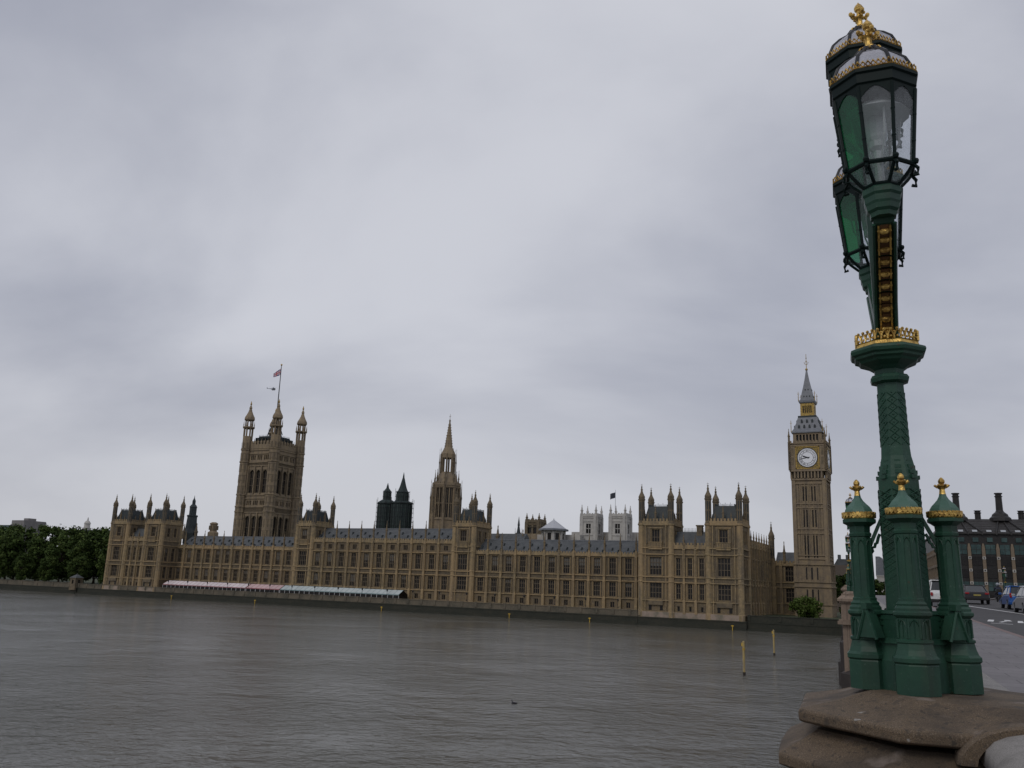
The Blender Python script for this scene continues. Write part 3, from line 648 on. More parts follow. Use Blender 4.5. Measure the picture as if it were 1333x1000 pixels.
# ------------------------------------------------------------------ the clock tower
BB = empty('clock_tower', MP @ Tr(292.6, 45.6, 4), 'tall slender clock tower with white dials, gilded trim and a pointed grey roof', 'clock tower')
a = MB(); h = 5.35
for k in range(4):
    a.T = rot4(k) @ Matrix.Translation((0, -h, 0))
    ops = []
    for zb, zt in ((23.2, 30.6), (33.4, 39.2), (42.2, 47.2)):
        for x in (-1.9, -.95, .95, 1.9): ops.append((x - .22, x + .22, Z(zb), Z(zt)))
    a.wall(-h, h, Z(21), Z(49.6), ops, rec=.5, m=0)
    for zb, zt in ((23.2, 30.6), (33.4, 39.2), (42.2, 47.2)):
        for x in (-1.9, -.95, .95, 1.9): a.quad((x - .22, .48, Z(zb)), (x + .22, .48, Z(zb)), (x + .22, .48, Z(zt)), (x - .22, .48, Z(zt)), 2)
    strings(a, -h, h, [Z(q) for q in (22.8, 24.0, 31.3, 32.8, 39.9, 41.3, 48.2)], d=.3, h=.35)
    for x in (-2.9, -2.45, -1.42, -.45, 0, .45, 1.42, 2.45, 2.9): a.box(x - .12, x + .12, -.22, .02, Z(24.2), Z(48))
    for x in (-4.3, 4.3):
        for dxx in (-.9, 0, .9): a.box(x + dxx - .09, x + dxx + .09, -.14, .02, Z(24.2), Z(48), 1)
    for s in (-1, 1): a.box(s * 4.9 - .5, s * 4.9 + .5, -.35, .3, Z(21), Z(49.4))
    # wider base
    a.wall(-h - .5, h + .5, 0, Z(21.3), [], y=-.5)
    strings(a, -h - .5, h + .5, [Z(q) for q in (8, 13.7, 15.3, 21)], y=-.5)
    for i in range(12): x = -5.2 + i * .95; a.box(x - .1, x + .1, -.68, -.48, Z(8.4), Z(13.3)); a.box(x - .1, x + .1, -.68, -.48, Z(15.6), Z(20.7))
    for x in (-1.7, 0, 1.7): a.box(x - .28, x + .28, -.52, -.48, Z(9), Z(12.8), 2); a.box(x - .28, x + .28, -.52, -.48, Z(16), Z(20), 2)
    # corbelled clock stage
    for i in range(9): x = -4.4 + i * 1.1; a.box(x - .22, x + .22, -.75, .02, Z(50.0), Z(52.2)); a.box(x - .5, x + .5, -.12, .02, Z(49.8), Z(52.4), 2 if i % 2 else 1)
    a.box(-h - .1, h + .1, -.5, .1, Z(49.3), Z(49.9)); a.box(-h - .45, h + .45, -.8, .1, Z(52.3), Z(53.1))
    hc = 5.95; a.T = rot4(k) @ Matrix.Translation((0, -hc, 0))
    a.wall(-hc, hc, Z(52.8), Z(62), [])
    for s in (-1, 1):
        a.box(s * 4.9 - .85, s * 4.9 + .85, -.2, .02, Z(53.2), Z(61)); a.box(s * 4.9 - .4, s * 4.9 + .4, -.24, .02, Z(54.6), Z(57.2), 1); a.box(s * 4.9 - .4, s * 4.9 + .4, -.24, .02, Z(57.9), Z(60.4), 1)
        a.box(s * 5.95 - .4, s * 5.95 + .4, -.4, .4, Z(52.8), Z(62.6))
    strings(a, -hc, hc, [Z(61.2), Z(62.1)], d=.35, h=.4)
    for i in range(11): a.box(-5.4 + i * 1.08 - .3, -5.4 + i * 1.08 + .3, -.28, .02, Z(62.2), Z(63))
    # belfry openings
    hb = 4.75; a.T = rot4(k) @ Matrix.Translation((0, -hb, 0)); ops = [(-3.3 + i * 1.1 - .34, -3.3 + i * 1.1 + .34, Z(62.9), Z(65.3)) for i in range(7)]
    a.wall(-hb, hb, Z(62), Z(66), ops, rec=.8)
    a.quad((-3.8, .78, Z(62.8)), (3.8, .78, Z(62.8)), (3.8, .78, Z(65.4)), (-3.8, .78, Z(65.4)), 2)
a.T = None; a.box(-5.95, 5.95, -5.95, 5.95, Z(61.9), Z(62.05))
a.build('wall', [tanst, honeyd, glassd], BB)
for sx in (-1, 1):
    for sy in (-1, 1): pinn_obj(BB, Matrix.Identity(4), sx * 5.95, sy * 5.95, Z(62.4), Z(67.4), .42)
# dials
sp = mat('gilded spandrel panel', (0.30, 0.21, 0.05), .6, .2, noise=[(3, (0.07, 0.06, 0.05), .45, .6, .9)])
dialparts = []
c = MB(); c.box(-3.75, 3.75, -.16, .0, -3.75, 3.75, 0)
for s in (-1, 1): c.box(s * 3.75 - .16, s * 3.75 + .16, -.3, 0, -3.9, 3.9, 1); c.box(-3.9, 3.9, -.3, 0, s * 3.75 - .16, s * 3.75 + .16, 1)
surround = c.mesh('dial_surround', [sp, giltd])
def ringm(r0, r1, y, n=48):
    c = MB(); vs = []
    for i in range(n):
        for r_ in (r0, r1): vs.append((r_ * cos(2 * pi * i / n), y, r_ * sin(2 * pi * i / n)))
    c.add(vs, [(2 * i, 2 * i + 1, (2 * i + 3) % (2 * n), (2 * i + 2) % (2 * n)) for i in range(n)]); return c
c = MB(); T0 = Matrix.Rotation(pi / 2, 4, 'X'); c.T = T0; c.lathe(0, 0, [(3.35, .17), (3.35, .22)], 48); c.T = None
dial = c.mesh('dial', dialm)
c = MB()
for r0, r1 in ((3.2, 3.42), (2.62, 2.72), (1.88, 1.98)): q = ringm(r0, r1, -.24); c.add(q.v, q.f)
NUM = ['XII', 'I', 'II', 'III', 'IV', 'V', 'VI', 'VII', 'VIII', 'IX', 'X', 'XI']
for i, s_ in enumerate(NUM):
    an = -i * pi / 6; c.T = Matrix.Rotation(an, 4, 'Y').inverted()
    x = -len(s_) * .11
    for ch in s_:
        def stroke(xa, xb): c.add([(xa - .035, -.25, 2.02), (xa + .035, -.25, 2.02), (xb + .035, -.25, 2.58), (xb - .035, -.25, 2.58)], [(0, 1, 2, 3)])
        if ch == 'I': stroke(x + .1, x + .1)
        if ch == 'V': stroke(x + .1, x + .0); stroke(x + .1, x + .2)
        if ch == 'X': stroke(x, x + .2); stroke(x + .2, x)
        x += .22
    c.T = Matrix.Rotation(an + pi / 12, 4, 'Y').inverted(); c.box(-.03, .03, -.25, -.23, 1.98, 2.62)
    for j in range(5):
        c.T = Matrix.Rotation(an + j * pi / 30, 4, 'Y').inverted(); c.box(-.02, .02, -.25, -.23, 2.72, 3.2)
c.T = None; numer = c.mesh('numeral_ring', black)
def hand(ang, L, w0, tail):
    c = MB(); c.T = Matrix.Rotation(-ang, 4, 'Y').inverted() if False else Matrix.Rotation(ang, 4, 'Y')
    c.add([(-w0, -.32, -tail), (w0, -.32, -tail), (w0 * .9, -.32, L * .55), (w0 * 1.3, -.32, L * .62), (0, -.32, L), (-w0 * 1.3, -.32, L * .62), (-w0 * .9, -.32, L * .55)], [tuple(range(7))]); return c
hour = hand(R(291), 1.95, .2, .5).mesh('hour_hand', black); minute = hand(R(259), 3.0, .11, .8).mesh('minute_hand', black)
for k in range(4):
    M = rot4(k) @ Matrix.Translation((0, -5.95, Z(57.0)))
    d = put('clock_face', surround, BB, M)
    for nm, me in (('dial', dial), ('numeral_ring', numer), ('hour_hand', hour), ('minute_hand', minute)): put(nm, me, d, Matrix.Identity(4))
r = MB()
def curved(r, prof):
    for (h0, z0), (h1, z1) in zip(prof[:-1], prof[1:]): r.frust(-h0, h0, -h0, h0, Z(z0), Z(z1), h0 - h1)
curved(r, [(5.2, 65.9), (5.2, 66.3), (4.5, 67.4), (3.75, 69.4), (3.15, 71.6)])
r.box(-3.1, 3.1, -3.1, 3.1, Z(71.6), Z(72.3), 1)
for k in range(4):
    r.T = rot4(k)
    for zz, hh, n in ((67.7, 4.4, 4), (69.7, 3.68, 3)):
        for i in range(n): x = (i - (n - 1) / 2) * 1.75; r.prism([(x - .35, Z(zz)), (x + .35, Z(zz)), (x + .3, Z(zz) + .8), (x, Z(zz) + 1.25), (x - .3, Z(zz) + .8)], -hh - .2, -hh + .6, 1)
r.T = None; r.build('lower_roof', [lead, iron], BB)
c = MB()
for k in range(4):
    c.T = rot4(k) @ Matrix.Translation((0, -2.3, 0)); ops = [(-1.3 + i * .65 - .2, -1.3 + i * .65 + .2, Z(73.4), Z(76)) for i in range(5)]
    c.wall(-2.3, 2.3, Z(72.2), Z(77.2), ops, rec=.4)
    c.quad((-1.7, .38, Z(73.3)), (1.7, .38, Z(73.3)), (1.7, .38, Z(76.1)), (-1.7, .38, Z(76.1)), 1)
c.T = None; c.build('lantern_stage', [giltd, glassd], BB)
r = MB(); curved(r, [(2.5, 76.9), (2.75, 77.3), (2.75, 77.9), (2.25, 78.1), (1.75, 80.6), (1.2, 83.2), (.72, 85.8), (.36, 88.2), (.2, 89.4)])
for k in range(4):
    r.T = rot4(k)
    for zz, hh, n in ((79.2, 2.05, 3), (81.7, 1.53, 2)):
        for i in range(n): x = (i - (n - 1) / 2) * .95; r.box(x - .16, x + .16, -hh - .1, -hh + .4, Z(zz), Z(zz) + .45, 1)
r.T = None; r.build('spire_roof', [lead, iron], BB)
c = MB(); c.ball((0, 0, Z(89.6)), .48, 8, 6); c.lathe(0, 0, [(.12, Z(90)), (.09, Z(95.3))], 6)
for s in (-1, 1): c.tube([(0, 0, Z(91.2)), (s * .5, 0, Z(91.7)), (s * .75, 0, Z(92.3))], .08, 5); c.tube([(0, 0, Z(92.9)), (s * .45, 0, Z(92.2))], .07, 5)
c.ball((0, 0, Z(93.8)), .22, 6, 4)
for sx in (-1, 1):
    for sy in (-1, 1):
        for hh, zz, l in ((5.2, 66.2, 4.2), (2.75, 77.6, 3.4)):
            c.lathe(sx * hh, sy * hh, [(.14, Z(zz)), (.07, Z(zz + l))], 5); c.box(sx * hh - .35, sx * hh + .35, sy * hh - .05, sy * hh + .05, Z(zz + l * .75), Z(zz + l * .75) + .14); c.ball((sx * hh, sy * hh, Z(zz + l * .45)), .17, 6, 4)
c.build('finial', giltd, BB)

# ------------------------------------------------------------------ roofscape behind the river front
def vent(name, label, u, v, parts, mats, cat='tower'):
    t = empty(name, MP @ Tr(u, v, 24), label, cat)
    for nm, fn, mt in parts:
        a = MB(); fn(a); a.build(nm, mt, t)
    return t
def ribs(a, tiers):
    for r, z0, z1 in tiers:
        for k in range(16): an = k * pi / 8 + pi / 16; a.box(r * cos(an) - .13, r * cos(an) + .13, r * sin(an) - .13, r * sin(an) + .13, z0, z1, 0)
        z = z0 + .8
        while z < z1: a.lathe(0, 0, [(r * 1.02, z), (r * 1.02, z + .22)], 8); z += 2.4
def scaff(a, r, z0, z1, n=12):
    for k in range(n): an = 2 * pi * k / n; a.tube([(r * cos(an), r * sin(an), z0), (r * cos(an), r * sin(an), z1 + (k % 3) * .7)], .09, 4)
    z = z0
    while z <= z1:
        a.tube([(r * cos(2 * pi * k / 16), r * sin(2 * pi * k / 16), z) for k in range(16)], .07, 4, closed=True); z += 2
vent('ventilation_tower', 'bigger of two dark sheeted scaffolded turrets, with the tall pointed top', 118.6, 52, [
    ('body', lambda a: a.lathe(0, 0, [(4.6, 3), (4.6, 19.6), (5.0, 19.8), (4.9, 20.4), (3.2, 21)], 8), netting),
    ('lantern', lambda a: a.lathe(0, 0, [(2.8, 20.5), (2.7, 24.4), (2.9, 24.8), (2.2, 25.6), (1.75, 26.7)], 8), netting),
    ('spire', lambda a: a.lathe(0, 0, [(1.75, 26.6), (1.2, 28.4), (.7, 30.4), (.32, 31.8), (.38, 32.0), (.06, 33.8)], 8), netting),
    ('rib', lambda a: ribs(a, ((4.5, 4, 19.4), (2.7, 20.6, 24.2))), netting2),
    ('scaffold', lambda a: (scaff(a, 5.2, 4, 21), scaff(a, 3.2, 21, 25, 8)), black)], None)
vent('ventilation_tower', 'smaller left one of two dark sheeted scaffolded turrets', 110.4, 52, [
    ('body', lambda a: a.lathe(0, 0, [(3.9, 3), (3.9, 19.4), (4.3, 19.8), (4.0, 20.6), (2.4, 21.6)], 8), netting),
    ('lantern', lambda a: a.lathe(0, 0, [(1.6, 21), (1.6, 25.0), (1.85, 25.3), (1.4, 26.0), (.55, 27.0), (.6, 27.2), (.08, 29.2)], 8), netting),
    ('rib', lambda a: ribs(a, ((3.8, 4, 19.2), (1.55, 21.2, 24.8))), netting2),
    ('scaffold', lambda a: (scaff(a, 4.4, 4, 21), scaff(a, 2.0, 21, 25, 6)), black)], None)
vent('ventilation_tower', 'dark iron clad tapering turret rising behind the left end of the southern wing', 16.0, 30, [
    ('body', lambda a: a.lathe(0, 0, [(3.3, 0), (3.3, 5), (2.7, 7), (2.3, 12.4), (2.6, 12.6), (2.6, 13.2), (1.9, 13.4)], 8), iron),
    ('lantern', lambda a: a.lathe(0, 0, [(1.7, 13), (1.7, 16.8), (1.9, 17), (1.3, 18), (.8, 18.4), (.8, 20), (.2, 21.3), (.05, 22.6)], 8), iron),
    ('pinnacle', lambda a: pinnacle(a, -5.0, -1, 2, 9.6, .7), honeyd), ('pinnacle', lambda a: pinnacle(a, 4.6, -1, 2, 9.6, .7), honeyd), ('pinnacle', lambda a: pinnacle(a, 0.6, -4.5, 2, 9, .6), honeyd)], None)
vent('stone_turret', 'short octagonal stone turret behind the southern wing roof, left of the square tower', 25.2, 35, [
    ('body', lambda a: a.lathe(0, 0, [(2.6, 0), (2.6, 5.6), (1.75, 6.2), (1.75, 9.2), (2.0, 9.4), (2.0, 9.9), (1.3, 10.2), (1.1, 10.4)], 8), tanst),
    ('louvre', lambda a: [a.box(1.74 * cos(k * pi / 4) - .3, 1.74 * cos(k * pi / 4) + .3, 1.74 * sin(k * pi / 4) - .3, 1.74 * sin(k * pi / 4) + .3, 6.8, 8.8) for k in range(8)], honeyd)], None, 'turret')
# dark hall roof, square pinnacled tower, pale abbey
t = empty('hall', MP @ Tr(168, 52, 4), 'long dark slate roofed hall just right of the square turreted tower', 'building')
a = MB(); a.box(-14, 12, -8, 8, 0, 20); a.build('wall', honeyd, t)
a = MB(); a.prism([(-8.6, 20), (8.6, 20), (0, 27.2)], -14.4, 12.4); a.T = None
r = a.build('roof', slate, t, Matrix.Rotation(-pi / 2, 4, 'Z'))
for q in ((0, -2, 22, 30.5, .75), (11, -1, 20, 29, .7), (8.6, 2, 20, 28, .6)): a = MB(); pinnacle(a, *q); a.build('pinnacle', honeyd, t)
def church_tower(par, x, y, w, zt, zp, mt, rose, zb=0):
    a = MB(); hw = w / 2
    for k in range(4):
        a.T = Matrix.Translation((x, y, 0)) @ rot4(k) @ Matrix.Translation((0, -hw, 0))
        a.wall(-hw, hw, zb, zt, [(-1.3, 1.3, zt - 8.5, zt - 3.6)] if rose else [(-2.6, -.5, zt - 6, zt - 1.6), (.5, 2.6, zt - 6, zt - 1.6)], rec=.6)
        strings(a, -hw, hw, [zt - 2.4, zt - .6, zt - 9.4], d=.3, h=.35)
        for s in (-1, 1): a.box(s * (hw - .8) - .7, s * (hw - .8) + .7, -.5, .02, zb, zt); a.box(s * 2.9 - .15, s * 2.9 + .15, -.2, .02, zb, zt - 2.5)
        a.box(-hw, hw, -.35, .1, zt, zt + .7); battlement(a, -hw, hw, -.3, zt + .7, zt + 1.8, 1.3, .35)
    a.T = None
    a.quad((x - hw, y - hw, zt), (x + hw, y - hw, zt), (x + hw, y + hw, zt), (x - hw, y + hw, zt))
    o = a.build('tower', mt, par)
    for sx in (-1, 1):
        for sy in (-1, 1): pinn_obj(o, Matrix.Identity(4), x + sx * (hw - .5), y + sy * (hw - .5), zt + .5, zp, .62, mt)
    c = MB()
    for k in range(4):
        c.T = Matrix.Translation((x, y, 0)) @ rot4(k) @ Matrix.Translation((0, -hw + .58, 0))
        if rose: c.quad((-1.3, 0, zt - 8.5), (1.3, 0, zt - 8.5), (1.3, 0, zt - 3.6), (-1.3, 0, zt - 3.6), 0); c.box(-.12, .12, -.2, -.01, zt - 8.5, zt - 3.6, 1); c.box(-1.3, 1.3, -.2, -.01, zt - 6.2, zt - 5.9, 1)
        else: c.quad((-2.6, 0, zt - 6), (-.5, 0, zt - 6), (-.5, 0, zt - 1.6), (-2.6, 0, zt - 1.6), 0); c.quad((.5, 0, zt - 6), (2.6, 0, zt - 6), (2.6, 0, zt - 1.6), (.5, 0, zt - 1.6), 0)
    c.T = None; c.build('belfry_window', [glassd, mt], o)
ST = empty('pinnacled_tower', MP @ Tr(135.3, 155, 4), 'small square sandstone church tower with four pinnacles above the northern wing roof', 'church')
church_tower(ST, 0, 0, 8.2, 39.4, 44.4, honeyd, False)
a = MB(); a.frust(-6, 6, -6, 6, 20, 33.4, 1.2); a.build('base', tanst, ST)
AB = empty('abbey', MP @ Tr(175.2, 155, 4), 'pale grey abbey with twin square pinnacled towers beyond the northern wing', 'church')
church_tower(AB, -7.9, 0, 8.8, 42.3, 48.6, palest, True); church_tower(AB, 7.9, 0, 8.8, 42.3, 48.6, palest, True)
a = MB(); a.box(-22, 20, 6, 16, 0, 33.5); a.prism([(-22, 33.5), (20, 33.5), (20, 35.2), (-22, 35.2)], 7, 15); a.build('nave', palest, AB)
FP2 = empty('flagpole', MP @ Tr(180.6, 154, 46), 'thin pole on the right abbey tower with a dark flag', 'flagpole')
a = MB(); a.lathe(0, 0, [(.12, 0), (.07, 14.2)], 6); a.build('pole', lead, FP2)
a = MB()
for i in range(8):
    p = lambda i, z: (-i * .36, .25 * sin(i * .9), z - i * .13 + (1.0 if z > 12 else .4) * (i * .03))
    a.quad(p(i, 10.2), p(i + 1, 10.2), p(i + 1, 13), p(i, 13))
a.build('flag', mat('dark flag cloth', (.05, .055, .07), .9), FP2)
CH = empty('chapter_house', MP @ Tr(152.6, 140, 4), 'pale octagonal building with a low white pyramid roof left of the abbey towers', 'building')
a = MB(); a.lathe(0, 0, [(5.6, 0), (5.6, 34.4)], 8)
for k in range(8): a.T = Matrix.Rotation(k * pi / 4 + pi / 8, 4, 'Z'); a.box(5.3, 6.2, -.4, .4, 0, 34.4)
a.T = None; a.box(-11, 13, 4, 9, 0, 32.6); a.build('wall', palest, CH)
a = MB(); a.lathe(0, 0, [(7.6, 34.2), (7.6, 35.0), (6.8, 35.3)], 8, m=1); a.lathe(0, 0, [(7.0, 35.0), (.3, 39.8), (.1, 40.6)], 8); a.build('roof', [mat('pale lead roof', (.42, .43, .46), .6), lead], CH)
a = MB()
for k in range(8): a.T = Matrix.Rotation(k * pi / 4, 4, 'Z'); a.box(5.1, 5.22, -1.0, 1.0, 24, 33)
a.T = None; a.build('window', glassd, CH)
SPL = empty('spirelet', MP @ Tr(147.6, 110, 24), 'thin black spirelet in front of the white pyramid roof', 'spire')
a = MB(); a.lathe(0, 0, [(1.5, 0), (1.3, 10.6), (1.6, 10.8), (.9, 11.4), (.45, 14.5), (.6, 14.8), (.06, 19)], 8)
for k in range(4): a.T = rot4(k) @ Matrix.Rotation(pi / 4, 4, 'Z'); pinnacle(a, 1.7, 0, 6, 13.6, .25)
a.T = None; a.build('shaft', iron, SPL)
# far left skyline
t = empty('modern_building', MP @ Tr(-366, 200, 4), 'flat roofed modern block with green glass at the far left behind the trees', 'building')
a = MB(); a.box(-40, -6, 0, 20, 0, 40); [a.box(-40, -6, -.3, .0, z, z + .5) for z in range(20, 41, 4)]; a.build('glass_wing', mat('green tinted facade glass', (.06, .10, .10), .3), t)
a = MB(); a.box(-6, 10, 0, 20, 0, 44.5); a.box(2, 8, 5, 12, 44.5, 46.5); a.build('concrete_block', mat('grey concrete', (.22, .21, .21), .9, noise=[(.2, (.17, .16, .16), .4, .7, .8)]), t)
t = empty('cupola_building', MP @ Tr(-287, 200, 4), 'distant white building with a domed cupola behind the left trees', 'building')
a = MB(); a.box(-20, 22, 0, 15, 0, 33); a.build('wall', mat('white render', (.46, .45, .43), .9), t)
a = MB(); a.prism([(-21, 33), (23, 33), (19, 37), (-17, 37)], 0, 15); a.build('roof', slate, t)
a = MB(); a.lathe(0, 7, [(3.2, 35), (3.2, 38.5), (3.6, 38.8), (2.4, 39), (2.2, 42), (2.6, 42.2), (2.3, 43), (1.5, 44.2), (.5, 45), (.5, 46), (.1, 47.5)], 10); a.build('cupola', palest, t)
# right of the clock tower
t = empty('stone_block', MP @ Tr(291, 150, 4), 'dark stone office block with chimneys seen between the clock tower and the green lamp', 'building')
a = MB(); a.box(-5, 5, 0, 12, 0, 20.5); [a.box(x - .5, x + .5, -.05, .2, z, z + 2.2, 1) for x in (-3.4, -1.2, 1.2, 3.4) for z in (4, 8.5, 13)]; a.build('wall', [mat('sooty stone', (.11, .09, .075), .9), glassd], t)
a = MB(); a.prism([(-5, 20.5), (5, 20.5), (3.4, 23.2), (-3.4, 23.2)], 0, 12); [a.box(x - .6, x + .6, 3, 5, 22, 25.2) for x in (-3, 0.4, 3)]; a.build('roof', slate, t)
t = empty('gabled_building', MP @ Tr(307.5, 150, 4), 'pale building with a steep grey roof glimpsed between the green posts', 'building')
a = MB(); a.box(-4, 5, 0, 12, 0, 16.4); [a.box(-4.2, 5.2, -.3, 0, z, z + .4) for z in (8, 12, 16)]; a.build('wall', palest, t)
a = MB(); a.prism([(-4.2, 16.4), (5.2, 16.4), (1.2, 21), (-2.4, 24.6), (-4, 24.6)], 0, 12); a.build('roof', lead, t)

# ------------------------------------------------------------------ terrace: marquees, lamps, markers, kiosk
def marquee(label, u0, u1, croof, cband, gable=None, post=2.35, ridge=7.4, eave=5.85):
    t = empty('marquee', MP @ Tr(u0, 2, 4.004), label, 'marquee'); L = u1 - u0
    mr_ = mat('marquee canvas ' + label[:8], croof, .7, noise=[(.3, tuple(q * .85 for q in croof), .45, .6, .8, (1, .2, .2))]); mb = mat('marquee band ' + label[:8], cband, .7)
    z0, z1 = eave - 4.004, ridge - 4.004
    a = MB(); a.add([(0, 0, z0), (L, 0, z0), (L, 2.9, z1), (0, 2.9, z1), (L, 5.8, z0), (0, 5.8, z0)], [(0, 1, 2, 3), (3, 2, 4, 5)], 0)
    a.box(0, L, -.06, 0.0, z0 - .28, z0 + .02, 1); a.box(0, L, 5.8, 5.86, z0 - .28, z0 + .02, 1)
    n = int(L / post)
    for i in range(n + 1): a.tube([(L * i / n, 0, z0 + .03), (L * i / n, 2.9, z1 + .03)], .05, 4, 1)
    a.build('canopy', [mr_, mb], t)
    a = MB(); a.add([(0, .02, 0), (0, 5.78, 0), (0, 5.78, z0), (0, 2.9, z1), (0, .02, z0)], [(0, 1, 2, 3, 4)]); a.add([(L, .02, 0), (L, 5.78, 0), (L, 5.78, z0), (L, 2.9, z1), (L, .02, z0)], [(0, 1, 2, 3, 4)]); a.build('gable', gable or glassd, t)
    a = MB(); a.box(0.02, L - .02, .02, .06, 0, z0 - .28); a.build('window_wall', glassd, t)
    a = MB(); a.box(-.07, .07, -.05, .02, 0, z0 - .28); me = a.mesh('post', linew)
    for i in range(n + 1): put('post', me, t, Tr(L * i / n, 0, 0))
    return t
redc = mat('dull red canvas', (.27, .085, .085), .8)
marquee('long pale pink and white roofed marquee on the terrace, leftmost of three', 33.2, 79.5, (.68, .61, .62), (.40, .20, .21), redc)
marquee('short salmon pink roofed marquee between the pale pink one and the mint green one', 80.0, 97.2, (.56, .40, .40), (.34, .13, .14), redc)
marquee('long mint green glass sided marquee on the terrace, rightmost of three', 97.6, 153.5, (.46, .51, .51), (.20, .28, .29))
lp0 = None
for k in range(19):
    M = MP @ Tr(38 + 11.14 * k, .42, 4.75)
    if lp0 is None:
        a = MB(); a.lathe(0, 0, [(.16, 0), (.16, .3), (.07, .5), (.06, 2.0), (.12, 2.05), (.2, 2.1), (.28, 2.55), (.3, 2.6), (.1, 2.9), (.03, 3.1)], 8)
        lp0 = a.build('terrace_lamp', black); tag(lp0, 'small black lamp standard on the terrace wall in front of the palace', 'lamp', 'lamp standards along the terrace wall'); lp0.matrix_world = M
    else: c = lp0.copy(); COL.objects.link(c); c.matrix_world = M
mk0 = None
for i, u in enumerate((42.5, 88.2, 148.5, 200.5, 229.5, 275.2)):
    M = MP @ Tr(u, -1.15, 0)
    if mk0 is None:
        a = MB(); a.lathe(0, 0, [(.14, -1), (.12, 1.4), (.05, 1.5)], 8); a.box(-.42, .42, -.06, .06, 1.1, 1.35)
        mk0 = a.build('yellow_marker', yellow); mk0.matrix_world = M
        o = mk0
    else: o = mk0.copy(); COL.objects.link(o); o.matrix_world = M
    tag(o, ('small yellow T shaped marker in the water below the pink and white marquee', 'small yellow T shaped marker in the water below the salmon and mint marquees', 'small yellow T shaped marker in the water below the right end of the mint marquee',
            'small yellow T shaped marker at the wall left of the middle of the northern wing', 'small yellow T shaped marker at the wall below the right half of the northern wing', 'small yellow T shaped marker in the water under the nearest palace corner')[i], 'marker', 'yellow markers along the river wall')
for i, (u, v) in enumerate(((310.2, -145.8), (305.8, -100.6))):
    t = empty('mooring_post', MP @ Tr(u, v, 0), ('taller looking nearer yellow post standing in the river', 'smaller looking farther yellow post standing in the river')[i], 'post', 'yellow posts in the river')
    a = MB(); a.lathe(0, 0, [(.16, -2), (.15, 4.4), (.08, 4.5)], 10); a.build('pile', mat('worn pale yellow paint', (.44, .33, .13), .7, noise=[(1.5, (.30, .24, .15), .45, .65, .9)]) if i == 0 else bpy.data.materials['worn pale yellow paint'], t)
    a = MB(); a.box(-.3, .1, -.06, .06, 3.8, 4.25); a.lathe(0, 0, [(.2, 3.3), (.2, 3.55)], 10); a.build('topmark', yellow, t)
    a = MB(); a.lathe(0, 0, [(.2, -.5), (.2, .4)], 10); a.build('waterline_collar', darkst, t)
t = empty('stone_kiosk', MP @ Tr(-20.4, 1.0, 4), 'tiny stone kiosk with a pyramid roof on the wall left of the palace', 'kiosk')
a = MB(); a.T = None
for k in range(4):
    a.T = rot4(k) @ Matrix.Translation((0, -1.9, 0)); a.wall(-1.9, 1.9, -2.5, 2.6, [(-.6, .6, .2, 2.0)], rec=.4)
a.T = None; a.box(-2.1, 2.1, -2.1, 2.1, 2.6, 2.9); a.build('wall', honeyd, t)
a = MB(); a.frust(-2.2, 2.2, -2.2, 2.2, 2.9, 4.3, 1.9); a.ball((0, 0, 4.5), .25); a.build('roof', slate, t)
a = MB()
for k in range(4): a.T = rot4(k); a.box(-.6, .6, -1.55, -1.5, .2, 2.0)
a.T = None; a.build('opening', glassd, t)

# ------------------------------------------------------------------ bird and helicopter
a = MB(); a.T = Matrix.Rotation(pi / 2, 4, 'Y') @ Matrix.Scale(.8, 4, (1, 0, 0))
a.lathe(0, 0, [(.03, -.34), (.09, -.28), (.15, -.12), (.17, .04), (.13, .18), (.07, .26), (.02, .30)], 10); a.T = None
a.tube([(.14, 0, .05), (.22, 0, .16), (.22, 0, .27)], .075, 8, r1=.05); a.ball((.24, 0, .31), .075, 8, 6); a.tube([(.30, 0, .30), (.40, 0, .285)], .03, 6, r1=.012)
a.tube([(-.28, 0, .03), (-.42, 0, .09)], .06, 6, r1=.02)
b = a.build('duck', mat('dark duck feathers', (.025, .022, .03), .7), smooth=True); b.matrix_world = Tr(1.28, 87.5, .04, pi * .9, .85); tag(b, 'small dark duck swimming alone in the middle of the river', 'duck')
bl = mat('grey blue paint', (.10, .11, .14), .5)
H = empty('helicopter', Tr(-219.8, 790, 11 + 167.5) @ Matrix.Scale(.85, 4), 'small helicopter in the sky left of the flagpole', 'helicopter')
a = MB(); a.T = Matrix.Rotation(pi / 2, 4, 'Y'); a.lathe(0, 0, [(.05, -2.4), (.55, -1.9), (.95, -.8), (1.05, .4), (.85, 1.6), (.45, 2.3), (.1, 2.6)], 12); a.T = None; a.tube([(-2, 0, .2), (-6.6, 0, .45)], .38, 8, r1=.14)
a.box(-.8, .8, -.35, .35, .8, 1.35); a.build('fuselage', bl, H, smooth=True)
a = MB(); a.prism([(-6.9, .1), (-6.3, .2), (-6.5, 1.7), (-7.1, 1.7)], -.06, .06); a.box(-6.1, -5.6, -.9, .9, .38, .44); a.build('tail_fin', bl, H)
a = MB(); a.lathe(0, 0, [(.1, 1.3), (.1, 1.8)], 8); [a.add([tuple(Matrix.Rotation(k * 2 * pi / 4 + .4, 3, 'Z') @ Vector(q)) for q in ((.1, -.13, 1.75), (4.6, -.1, 1.7), (4.6, .1, 1.7), (.1, .13, 1.75), (.1, -.13, 1.8), (4.6, -.1, 1.74), (4.6, .1, 1.74), (.1, .13, 1.8))], [(3, 2, 1, 0), (4, 5, 6, 7), (0, 1, 5, 4), (1, 2, 6, 5), (2, 3, 7, 6), (3, 0, 4, 7)]) for k in range(4)]; a.build('rotor', black, H)
a = MB()
